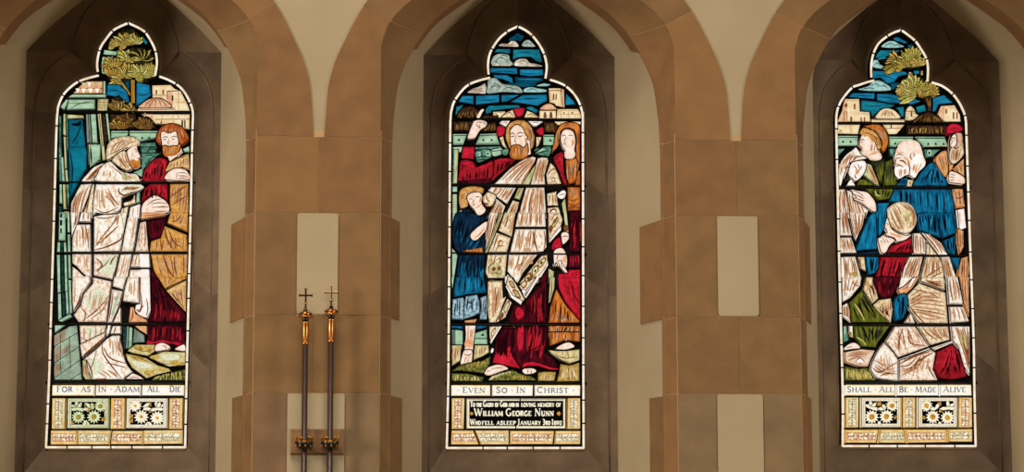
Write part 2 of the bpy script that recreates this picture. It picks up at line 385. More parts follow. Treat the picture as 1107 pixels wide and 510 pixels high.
    def run(s, src):
        for line in src.strip().splitlines():
            line = line.strip()
            if not line or line[0] == '#': continue
            op, _, rest = line.partition(' ')
            if op == '@': s.oy = float(rest); continue
            if op == 'P': s.part(rest); continue
            t = rest.split()
            P = lambda a: [tuple(float(c) for c in q.split(',')) for q in a]
            if op == 'F': s.poly(t[0], P(t[1:]))
            elif op == 'S': s.poly(t[0], spline(P(t[1:]), True, 5))
            elif op == 'f': s.poly(t[0], P(t[1:]), False)
            elif op == 's': s.poly(t[0], spline(P(t[1:]), True, 5), False)
            elif op == 'D': s.band(t[0], P(t[2:]), float(t[1])/S_)
            elif op == 'd': s.band(t[0], spline(P(t[2:]), False, 5), float(t[1])/S_, True)
            elif op == 'l': s.band(t[0], spline(P(t[2:]), False, 5), float(t[1])/S_)
            elif op in 'hH':   # folds: n strokes between a first and a last line, broad soft ones under fine ones
                n = int(t[1]); w = float(t[2]); a, b = ' '.join(t[3:]).split('|'); a = P(a.split()); b = P(b.split())
                soft = {'br': 'bl', 'dr': 'dr', 'nv': 'nv'}.get(t[0], t[0])
                for mt, m_, kw in ((soft, max(2, round(n*.7)), 1.4), (t[0], max(2, round(n*.75)), .7)):
                    if mt == 'bl' and t[0] != 'br' : kw = 1.3
                    for i in range(m_):
                        u = (i+.5+rnd.uniform(-.3, .3))/m_ if m_ > 1 else .5
                        pts = [(p[0]*(1-u)+q[0]*u+rnd.uniform(-4, 4), p[1]*(1-u)+q[1]*u+rnd.uniform(-4, 4)) for p, q in zip(a, b)]
                        if len(pts) == 2:
                            dx, dy = pts[1][0]-pts[0][0], pts[1][1]-pts[0][1]; k = rnd.uniform(-.07, .07)
                            pts.insert(1, ((pts[0][0]+pts[1][0])/2-dy*k, (pts[0][1]+pts[1][1])/2+dx*k))
                        t0, t1 = (rnd.uniform(0, .1), rnd.uniform(.9, 1)) if op == 'H' else (rnd.uniform(0, .26), rnd.uniform(.68, 1)); sp = spline(pts, False, 7); m = len(sp)
                        sp = sp[int(m*t0):max(int(m*t0)+4, int(m*t1))]
                        if len(sp) > 2: s.band(mt, sp, w*kw*rnd.uniform(.6, 1.25)/S_, True)
                    if t[0] not in ('br',) and mt == soft: break
            elif op == 'V':   # fan of leaves: mat length width centre a0,a1,n
                mats = t[0].split('/'); ln = float(t[1]); wd = float(t[2]); (cx, cy), = P([t[3]]); a0, a1, n = (float(c) for c in t[4].split(',')); n = int(n*1.35+.5); wd *= 1.1
                for i in range(int(n)):
                    a = math.radians(a0+(a1-a0)*(i/(n-1) if n > 1 else .5))+rnd.uniform(-.07, .07)
                    s.leaf(mats[i % len(mats)], cx, cy, a, ln*rnd.uniform(.8, 1.1), wd)
            elif op == 'T':   # mat height width x,y text
                (x, y), = P([t[3]]); s.text(t[0], ' '.join(t[4:]), x, y, float(t[1]), float(t[2]) or None)
            elif op == 'O': s.orn(t[0], t[1], P(t[4:8]), t[2], int(t[3]))
            else: raise ValueError(line)
    def border(s, paths, ticks):
        "white fillet glass round the light, cut by short leads"
        for pts in paths: s.band('WB', pts, 2.35, raw=True)
        s.part('lead_came')
        allp = [p for pts in paths for p in zip(pts, pts[1:])]
        for tx, ty in ticks:
            best = None
            for a, b in allp:
                dx, dy = b[0]-a[0], b[1]-a[1]; L = dx*dx+dy*dy or 1
                t = max(0, min(1, ((tx-a[0])*dx+(ty-a[1])*dy)/L)); q = (a[0]+dx*t, a[1]+dy*t)
                e = (q[0]-tx)**2+(q[1]-ty)**2
                if best is None or e < best[0]: best = (e, q, dx/math.sqrt(L), dy/math.sqrt(L))
            _, q, dx, dy = best
            s.band('bk', [(q[0]-dy*2.2, q[1]+dx*2.2), (q[0]+dy*2.2, q[1]-dx*2.2)], 1.5, raw=True)
    def finish(s, root):
        made = {}
        for nm in s.order:
            m = s.mb[nm]
            if not m.f: continue
            a, _, b = nm.partition('/')
            made[nm] = m.build((b or a).split('#')[0], made[a] if b else root, s.lab.get(nm))
        return made
ART_LEFT = """
P foliage|olive green tree with a golden trunk over brown bushes
@ 20
F TE 700,140 716,138 745,172 735,192 712,168
F GN 432,225 530,238 525,270 425,262
F GN 418,276 505,272 465,310 445,350 438,405 412,395 410,330
D br 7 440,290 425,330 425,390
F LD 470,160 520,110 575,75 640,75 690,120 700,180 650,190 600,205 560,225 520,215 480,200
V LF/LO/LY 112 30 582,195 15,165,10
V LY/LF 70 22 655,185 20,150,6
V LO/LF 60 22 510,205 40,200,6
V LO 40 16 570,222 60,200,4
F LD 450,390 470,310 540,245 640,205 720,215 780,270 795,350 790,430 740,470 660,445 560,470 490,475 455,440
V LF/LY 105 34 590,320 25,160,7
V LF/LD 95 30 700,300 10,170,8
V LY/LF/LO 110 34 575,430 15,165,9
V LO/LF 80 28 490,350 20,200,6
V LO 70 26 470,420 0,120,5
V LF/LY 105 30 690,420 0,170,8
V LF 70 24 750,380 -40,110,6
V LY/LO 90 30 560,465 150,215,4
V LF 60 22 660,440 -20,60,4
@ 90
F GO 622,-20 655,-20 657,150 626,146
F GO 540,-8 570,-2 622,76 620,98
D br 5 640,-10 641,140
F SB 455,10 540,12 600,62 617,140 575,140 560,110 450,90
F SB 665,-6 762,14 772,90 700,150 662,162
F SD 578,0 614,-18 616,60
d nv 6 460,60 520,55 580,80
d nv 6 670,80 720,90 765,70
F LD 475,120 540,90 575,145 660,150 662,205 475,205
V LB/GY 88 34 525,200 50,140,5
V LB/GY 62 30 610,205 10,170,6
F BD 475,225 662,225 662,330 480,330
V LB 88 30 570,300 0,180,9
V LB/GY 70 26 510,330 40,150,5
V LB/GO 60 24 560,332 30,160,4
F BD 680,245 720,240 790,300 810,330 670,330
V LB 90 34 715,332 20,150,6
P city_buildings|cream domed houses with a pink ribbed dome
F BU 778,18 912,14 940,40 985,60 1010,105 1040,165 1050,205 930,205 915,178 890,150 840,110 780,118
f BP 888,62 930,62 930,160 905,150 885,130
D br 7 887,62 975,58
D br 6 887,60 887,120
f br 803,52 815,52 815,85 803,85
f br 853,52 865,52 865,85 853,85
f bk 920,92 932,92 932,130 920,130
D br 5 780,90 880,92
D bl 4 940,80 1000,85
D bl 4 940,140 1030,140
D bl 5 970,65 970,200
S BP 690,182 705,150 750,120 810,110 870,125 915,180
d br 6 720,180 745,145 800,115
d br 6 755,180 775,145 808,115
d br 6 800,180 805,140 812,115
d br 6 845,180 835,140 820,115
d br 6 885,180 865,145 830,116
F BU 680,184 945,184 945,206 672,206
D br 5 690,194 940,194
F BU 690,226 1050,226 1050,332 1005,332 960,300 850,300 800,296 760,248 720,235
f BP 700,228 790,228 780,262 760,248
f br 840,275 852,275 852,300 840,300
f bk 990,270 1002,270 1002,320 990,320
f bk 1010,270 1020,270 1020,325 1010,325
D br 5 800,265 1050,262
D bl 5 850,228 850,300
D bl 5 930,232 930,290
h bl 6 4 960,230 960,260|1045,230 1045,260
P green_cornice|pale green cornice with rows of small triangles
@ 90
F BP 205,82 262,18 305,-8 425,-8 422,78
D br 6 245,42 424,42
f TX 228,42 258,42 243,76
f TX 268,42 302,42 285,78
f TX 318,42 352,42 335,78
f TX 366,42 402,42 384,78
f CG 270,0 300,0 285,34
f TX 312,-2 340,-2 326,34
f CG 350,-2 380,-2 365,34
f CG 388,-2 418,-2 403,34
F GN 172,106 205,84 443,84 443,106
F GN 426,-10 443,-10 443,80 426,80
F GN 178,120 366,120 366,190 164,196
D br 4 175,150 360,146
d dg 6 190,190 260,150 360,135
F CG 386,116 466,116 456,204 384,204
H br 4 5 390,125 462,125|386,195 452,195
F GN 118,172 160,120 178,126 150,190 132,190
P colonnade|pale green columns on a moulded base round a teal opening
F CG 172,228 284,234 284,258 172,260
F TE 176,268 280,260 300,430 300,486 180,490
d nv 26 195,300 250,300 262,275
d nv 9 200,440 240,380 270,300
F GG 300,226 332,226 345,430 308,430
F GN 334,226 376,226 388,430 347,430
D dg 6 318,226 330,430
F GG 310,442 348,442 360,580 318,590
F GN 350,442 386,442 405,560 363,580
F CG 384,224 412,224 438,507 412,507
D dg 5 398,226 424,500
F BD 416,224 440,224 466,410 450,420 440,507 436,507
F GN 444,224 461,224 480,410 468,428 455,330
F GD 108,234 132,234 132,507 108,507
F GM 112,240 122,240 120,500 112,500
F CG 140,224 157,224 160,372 148,380 138,372
F CG 140,390 158,390 160,507 148,507
F GM 162,230 170,230 176,490 168,490
P green_frieze|pale green frieze behind the heads
F GN 485,345 605,345 605,384 560,390 482,402
F GN 616,345 826,345 806,400 690,425 655,395 616,385
D dg 6 490,362 600,362
D dg 6 620,362 815,362
f dg 695,405 708,388 721,405
f dg 745,405 758,388 771,405
F GM 692,436 800,428 815,466 806,507 700,507
D dg 7 700,466 806,462
d dg 8 740,500 765,470 800,470 812,500
@ 160
F GM 700,40 840,40 770,80 735,130 712,180 700,190
d dg 8 745,40 765,15 800,15 810,40
d dg 8 730,60 770,55 800,70
F GN 640,180 705,150 715,170 705,215
P green_frieze#2|scrap of green wall at the border
F GN 1000,10 1045,-10 1048,30 1012,32
P colonnade
F TE 178,-10 300,-10 312,30 310,150 290,180 190,370 184,300 175,30
d nv 10 190,30 205,150 200,300
F GN 318,-20 410,-20 408,85 330,140
d dg 12 335,-10 340,60 345,120
F CG 412,-10 436,-10 448,85 420,90
F GM 106,0 128,0 132,245 110,245
F GN 122,70 140,70 150,240 132,240
F CG 145,0 160,0 165,145 150,150
F CG 152,160 168,160 176,245 158,245
F GN 112,265 130,265 134,400 112,400
F CG 134,265 158,265 162,440 140,440
F GM 160,265 180,265 184,330 172,440
F GD 108,420 130,420 130,480 108,480
F CG 140,460 180,460 186,507 142,507
F GM 110,487 135,487 138,507 110,507
@ 230
F GN 104,0 158,0 158,200 100,200
f bk 118,10 132,10 132,40 118,40
f bk 116,55 132,55 132,95 116,95
f bk 118,115 130,115 130,150 118,150
D dg 5 110,0 106,200
F GN 168,0 186,0 188,140 170,140
F GN 170,158 188,158 190,290 174,290
F GN 98,215 120,215 118,290 94,290
F GD 122,215 140,215 142,290 122,290
F GN 142,215 158,215 164,290 146,290
@ 300
F GN 92,-160 118,-160 122,105 98,110
F GD 122,-160 142,-160 150,100 128,104
F GN 146,-160 164,-160 172,100 152,100
F GN 174,-160 190,-160 196,5 178,5
F GN 176,20 196,20 204,250 186,262
F GN 100,118 124,116 130,290 102,310
F GD 128,112 152,106 158,268 134,285
F GN 156,104 172,104 182,256 162,266
F GN 102,312 188,262 204,285 128,322
F GN 78,345 150,345 80,400
P brown_wall|low wall of greenish and brown stone blocks
@ 350
F BK1 76,86 185,18 242,14 276,405 76,405
f BK2 76,86 150,42 160,110 76,165
f BK2 76,180 120,155 120,250 76,290
f BK2 76,300 120,285 130,340 76,390
f BK2 120,190 185,150 182,200 120,240
D dg 5 76,165 245,65
D dg 5 76,285 255,165
D dg 5 76,392 262,262
D dg 5 190,405 275,350
D dg 5 118,65 120,140
D dg 5 185,90 186,210
D dg 5 120,150 120,260
D dg 5 190,215 192,320
D dg 5 118,270 125,360
P ground|yellow green rocky ground with tufts
F GD 565,15 600,25 590,185 572,190
F GG 598,18 612,20 612,170 590,180
F GN 614,22 640,30 636,160 606,180
F GG 650,30 726,85 726,136 640,140
F GE 600,195 660,150 795,150 800,200 750,235 640,215
F GE 755,240 860,200 1020,205 1020,300 900,312 800,268
F GE 590,215 740,248 820,300 900,322 915,345 820,368 740,396 690,360 632,318 600,262
F GS 800,380 920,352 1020,326 1020,410 772,410
s GY 640,165 690,155 720,180 690,200
s GY 735,165 780,170 770,215 730,200
s GY 770,235 830,225 820,255 780,255
s GY 600,225 680,235 740,262 690,275 640,250
s GY 830,310 890,325 860,345 820,335
s GY 730,340 800,335 760,380 730,365
s GY 920,260 1010,280 1010,298 920,300
s PG 850,225 960,225 970,255 880,265
s PG 640,270 720,280 770,310 720,320 660,305
d br 5 660,240 720,262 800,300
d br 5 780,250 860,290 950,285
d br 5 650,180 720,200 790,190
h LY 16 7 790,405 800,380|1010,405 1000,330
h LD 14 5 800,410 815,385|1015,410 1010,335
P shrouded_man|man wrapped in white grave cloths with both hands held out
@ 160
S W 272,245 312,190 362,140 430,112 448,118 405,150 375,200 352,245
F CG 362,200 390,150 384,190 372,245 358,245
S W 384,246 388,185 420,130 470,100 498,112 550,165 610,185 668,192 694,235 690,247
H br 6 9 300,240 350,180 420,125|345,240 370,190 425,135
d br 8 560,165 600,205 660,230
d br 8 480,130 560,195 600,240
h bl 7 8 420,150 400,240|640,200 660,240
f CG 560,190 600,195 620,240 580,235
f GE 620,200 660,205 680,240 640,230
F W 190,507 196,400 240,310 268,266 348,262 322,350 292,430 262,507
H br 5 11 230,340 205,420 200,500|330,275 290,380 262,490
F CW 350,266 366,266 362,330 350,507 270,507 300,430 325,350
d br 9 345,280 320,400 300,500
F W 376,264 700,264 716,290 690,312 620,335 562,362 560,440 520,476 440,482 376,472 352,486 352,400
s PG 600,270 705,275 712,295 650,315 560,325 565,295
H br 9 8 590,280 555,310|700,285 640,310
d br 14 545,290 540,320 580,345 640,320
d br 11 470,310 500,370 540,420
d br 9 440,350 480,380 510,430
h bl 10 9 380,300 375,460|470,290 530,430
d br 9 370,440 440,470 540,430
d bl 12 395,380 430,400 440,440
F CW 572,402 640,372 655,335 662,400 620,415 580,424
d br 8 600,395 635,380 650,350
F GN 668,335 690,320 690,390 665,398
F CW 560,440 610,425 600,507 545,507 
d br 8 575,440 570,500
@ 230
F W 205,182 236,88 336,88 340,285 205,285
h bl 8 10 230,110 215,280|325,95 330,280
d br 9 270,95 280,140 275,190
d br 8 300,92 315,180 325,270
F W 192,0 262,0 250,62 200,172
H br 3 9 215,5 205,130|255,5 235,80
F W 268,0 338,0 338,70 252,68
H br 3 8 285,5 275,60|330,5 325,60
F W 360,30 430,16 530,12 552,0 605,0 580,130 552,282 360,284
d br 12 540,95 450,180 370,245
d br 9 545,30 460,130 380,230
d br 13 360,272 450,250 550,200 565,150
d br 9 375,35 430,45 520,30
d CG 12 560,20 570,80 575,120
H br 4 7 520,20 470,90|550,20 540,100
h bl 9 8 380,120 370,240|500,210 440,270
F WM 360,300 540,300 496,484 358,455
s PG 430,330 520,320 500,440 420,430
d br 12 375,330 420,380 380,430
d br 12 520,310 490,350 480,380
d br 8 365,420 430,390 480,330
F WM 205,300 344,300 344,484 310,465 270,430 240,396 205,368
h bl 5 9 230,310 225,370|330,310 335,440
F WM 205,388 240,412 300,468 338,494 330,507 205,507
F W 614,0 686,0 660,200 642,284 560,284 580,150
h bl 3 8 630,10 590,270|675,20 635,270
F W 552,302 636,302 600,507 505,507
h bl 4 8 570,310 520,500|625,310 590,500
F WM 692,76 738,62 756,284 656,284
H br 3 8 700,90 670,270|735,80 735,270
F WM 646,302 760,302 765,396 625,396
H br 4 9 660,310 640,390|750,310 745,390
F W 622,412 762,412 766,507 602,507
f WP 690,302 755,302 758,396 695,396
f WP 700,412 755,412 760,507 700,507
@ 300
F W 205,0 330,-10 340,30 282,118 256,190 216,248 205,180
d br 12 270,110 250,180 220,235
d bl 10 225,20 225,120 220,190
F WM 356,0 490,30 466,200 452,325 250,325 214,272 265,205 288,120 352,46
s PG 380,80 440,110 450,160 400,210 330,230 310,150
d br 11 300,300 380,240 460,150
d br 10 270,220 300,260 290,320
d br 9 460,160 430,230 340,300
h bl 8 9 330,90 290,250|460,120 440,310
F W 505,0 600,0 570,90 495,68
F WM 490,84 570,100 540,220 492,325 458,325 475,200
d GN 20 540,110 515,200 490,280
d br 8 500,100 490,200 470,310
F W 604,0 686,0 690,60 690,188 570,174 578,100
h bl 5 9 615,10 585,165|680,10 680,180
F WP 694,0 766,0 772,240 745,296 690,284 655,242 662,200 692,192
d br 12 700,110 705,200 690,250 670,230
d br 9 740,150 750,230 735,280
d br 8 665,240 700,230 720,200
F WM 545,220 556,220 556,325 500,325
F SO 622,214 650,216 662,262 742,306 742,326 610,326
d br 9 640,225 640,290 620,320
F WM 256,346 446,346 442,430 372,507 266,507
s PG 310,370 390,370 420,410 360,440 320,430
d br 11 270,430 350,470 430,420
d br 10 300,500 360,470 435,440
h bl 6 9 280,360 280,490|430,360 400,470
F W 462,346 482,346 474,395 452,425 452,390
F W 496,350 556,350 556,408 480,408
d br 8 520,352 505,405
@ 350
F WM 266,170 440,100 370,172 278,248 268,215
F WM 260,150 445,60 440,100 370,170 276,246
d br 13 285,230 370,160 430,105
F W 282,262 380,182 450,112 492,86 550,86 562,200 602,300 642,350 594,382 572,405 350,405 320,340 308,262
s PG 330,260 420,270 430,340 360,370 320,320
d br 12 310,260 340,330 355,395
d br 11 420,140 430,220 500,320 560,395
d br 11 430,170 480,250 600,290
d br 8 440,280 520,300 600,320
d br 10 550,100 545,180 590,250
d br 8 380,200 350,300 330,330
h bl 7 10 470,100 470,220|550,110 580,270
H br 4 7 360,350 420,395|480,330 560,390
f br 380,398 450,394 455,406 380,406
F CG 278,265 306,262 318,340 345,400 300,404 282,375
H br 4 6 285,290 300,390|305,290 335,395
F SO 655,16 742,16 742,80 690,50
P shrouded_man/head_cloth
@ 160
S CW 450,85 448,40 455,0 480,-42 530,-69 600,-77 660,-67 688,-42 690,-18 650,-12 600,5 570,22 500,72 465,92
H br 6 7 470,60 500,-20 590,-65|560,20 620,-30 680,-45
d br 7 460,60 530,30 590,-5
P shrouded_man/neck_cloth
S CW 490,95 520,52 572,26 602,42 616,100 640,148 602,172 560,155 515,122
H br 6 7 520,60 545,110 600,165|590,35 605,100 635,145
P shrouded_man/face
S SK 602,22 640,-6 670,-8 680,28 698,66 688,82 693,110 690,135 660,152 632,142 612,92 600,52
s BE 622,96 650,88 668,98 692,92 694,120 690,136 660,152 634,140
d br 6 648,20 662,16 676,24
d br 6 660,34 674,32
d br 5 668,78 688,84
d br 5 640,40 636,70
P shrouded_man/hands
S SK 700,470 710,412 750,372 800,345 850,366 890,398 908,440 892,475 840,490 762,500 704,505
d br 7 740,420 790,385 850,372
d br 7 770,410 830,400 895,405
d br 7 780,435 850,430 905,432
d br 7 790,460 850,462 895,458
F WP 622,432 692,406 698,422 688,507 610,507
h bl 3 8 640,435 630,500|685,420 675,500
@ 230
F SO 702,2 888,2 872,24 700,52
d br 7 720,30 790,22 870,12
P shrouded_man/foot
@ 350
S SK 596,400 606,384 642,358 702,384 708,402
d br 6 620,395 650,388 690,392
P red_cloaked_man|red haired bearded man in a red cloak and golden mantle
@ 160
S RD 720,246 716,190 750,130 790,90 850,76 892,100 882,160 868,246
h dr 10 9 740,170 725,240|870,110 860,235
d RB 16 850,95 870,120 865,170
d RB 14 790,110 770,150 765,200
F RD 702,392 722,300 764,264 892,264 896,392 860,366 800,340 740,368
h dr 9 9 735,300 720,370|880,275 880,370
d RB 16 830,275 835,310 830,335
d RB 14 860,280 875,320 885,360
@ 230
F RK 742,62 880,42 864,150 832,186 762,196
h dr 5 9 760,80 770,180|860,60 840,170
@ 160
F GL 905,110 960,76 1042,46 1050,92 1050,162 1000,146 940,156 880,180 876,160
h br 8 9 910,120 890,160|1040,70 1040,140
d br 9 900,115 960,85 1040,60
F GR 908,264 1042,264 1045,507 902,507 914,450 906,400
H br 9 10 930,280 920,330 910,370|1035,280 1030,400 1020,500
d br 12 910,360 980,310 1030,275
d br 10 920,420 980,380 1035,350
@ 230
F GR 892,68 912,0 1042,0 1035,142 890,82
H br 5 10 910,20 930,70|1030,20 1000,110
d br 9 920,70 960,60 990,20
F GR 872,100 1030,162 1034,286 764,286 772,210 842,186
H br 7 12 800,210 790,280|1020,170 1010,280
d br 14 870,110 890,200 940,280
d br 12 900,130 940,220 990,250
d br 9 840,190 850,280
F GR 770,302 1034,302 1034,460 952,507 838,507 790,420
H br 7 13 800,310 850,500|1020,310 1020,450
d br 14 860,310 900,420 960,490
h bl 5 8 790,330 840,480|900,320 960,440
F RK 772,390 790,430 836,507 772,507
@ 300
F RK 776,0 832,20 872,102 1020,262 1020,325 758,325 776,240
h RD 9 14 790,160 775,320|1000,270 1000,325
h dr 9 10 790,30 785,320|900,150 990,320
D bk 7 785,165 880,140
F GR 820,0 1030,0 1026,16 872,84
H br 4 9 850,5 875,70|1000,5 930,50
F GL 880,96 1026,22 1026,256 965,195
h br 5 11 900,100 980,200|1015,60 1015,230
d br 8 905,110 970,170 1015,235
@ 350
F RK 756,12 1020,12 1020,146 960,158 900,130 832,140 742,155 748,100
h RD 10 12 775,15 765,140|1005,15 1005,145
h dr 10 9 765,15 755,110|1010,15 1010,120
F RB 745,120 790,132 850,118 905,128 960,152 1018,140 1018,150 960,160 900,132 832,142 742,156
P red_cloaked_man/hair
@ 90
S RH 805,412 832,340 870,308 930,298 992,318 1032,365 1046,405 1022,436 985,452 900,440 850,450 820,440
h br 10 7 850,330 820,420|1000,330 1030,420
P red_cloaked_man/face
S SK 842,372 862,352 902,368 950,352 966,392 972,432 962,482 930,502 880,507 856,480 848,430
F SK 890,532 960,518 986,465 1000,498 960,537 908,572
d br 7 858,402 880,394 900,404
d br 7 915,400 940,390 962,398
d br 7 862,412 884,414
d br 7 922,412 946,410
d br 6 905,408 895,440 905,452
P red_cloaked_man/beard
S BE 854,466 876,454 902,462 932,456 960,458 984,440 985,480 960,520 905,534 862,520
d br 7 885,470 908,464 930,470
h br 7 6 865,470 875,520|970,455 950,515
P red_cloaked_man/hand
@ 160
S SK 880,236 886,190 940,155 1000,155 1040,182 1046,238
d br 6 960,190 1000,185 1035,195
d br 6 965,208 1000,208 1035,212
d br 6 970,225 1000,226 1030,228
d br 5 960,185 955,230
P red_cloaked_man/foot
@ 350
S SK 802,200 806,155 858,138 910,165 896,190 850,198
d br 6 850,160 880,170 885,190
S SK 944,182 1000,152 1020,160 1020,200 962,196
@ 412
P inscription_pane#1|white glass lettered with black capitals
F TX 65,30 365,30 362,108 62,108
D YB 6 68,34 360,34
D YB 6 66,103 358,103
D YB 5 68,34 66,103
P inscription_pane#1/lettering|black roman capitals
T INK 44 250 94,80 F[OR] * [AS]
P inscription_pane#2|white glass lettered with black capitals
F TX 378,30 698,30 695,108 375,108
D YB 6 382,34 694,34
P inscription_pane#2/lettering|black roman capitals
T INK 44 302 392,80 I[N] * A[DAM]
P inscription_pane#3|white glass lettered with black capitals
F TX 710,30 1010,30 1008,108 708,108
D YB 6 714,34 1006,34
P inscription_pane#3/lettering|black roman capitals
T INK 44 88 748,80 A[LL]
T INK 44 84 906,80 D[IE]
P ornament_strip#1|cream and amber glass strips painted with brown scrolls
O YB OG v 5 62,125 160,125 155,345 58,345
P ornament_strip#2|cream and amber glass strips painted with brown scrolls
O OY OB v 5 485,125 588,125 585,345 480,345
P ornament_strip#3|cream and amber glass strips painted with brown scrolls
O OY OB v 5 905,125 1005,125 1000,345 900,345
P ornament_strip#4|cream and amber glass strips painted with brown scrolls
O OY OB u 4 55,355 240,355 245,460 52,460
P ornament_strip#5|cream and amber glass strips painted with brown scrolls
O YB OG u 4 250,355 485,355 470,460 250,460
P ornament_strip#6|cream and amber glass strips painted with brown scrolls
O YB OB u 4 497,358 715,358 712,458 485,458
P ornament_strip#7|cream and amber glass strips painted with brown scrolls
O YB OG u 5 722,355 1000,352 998,455 720,458
"""
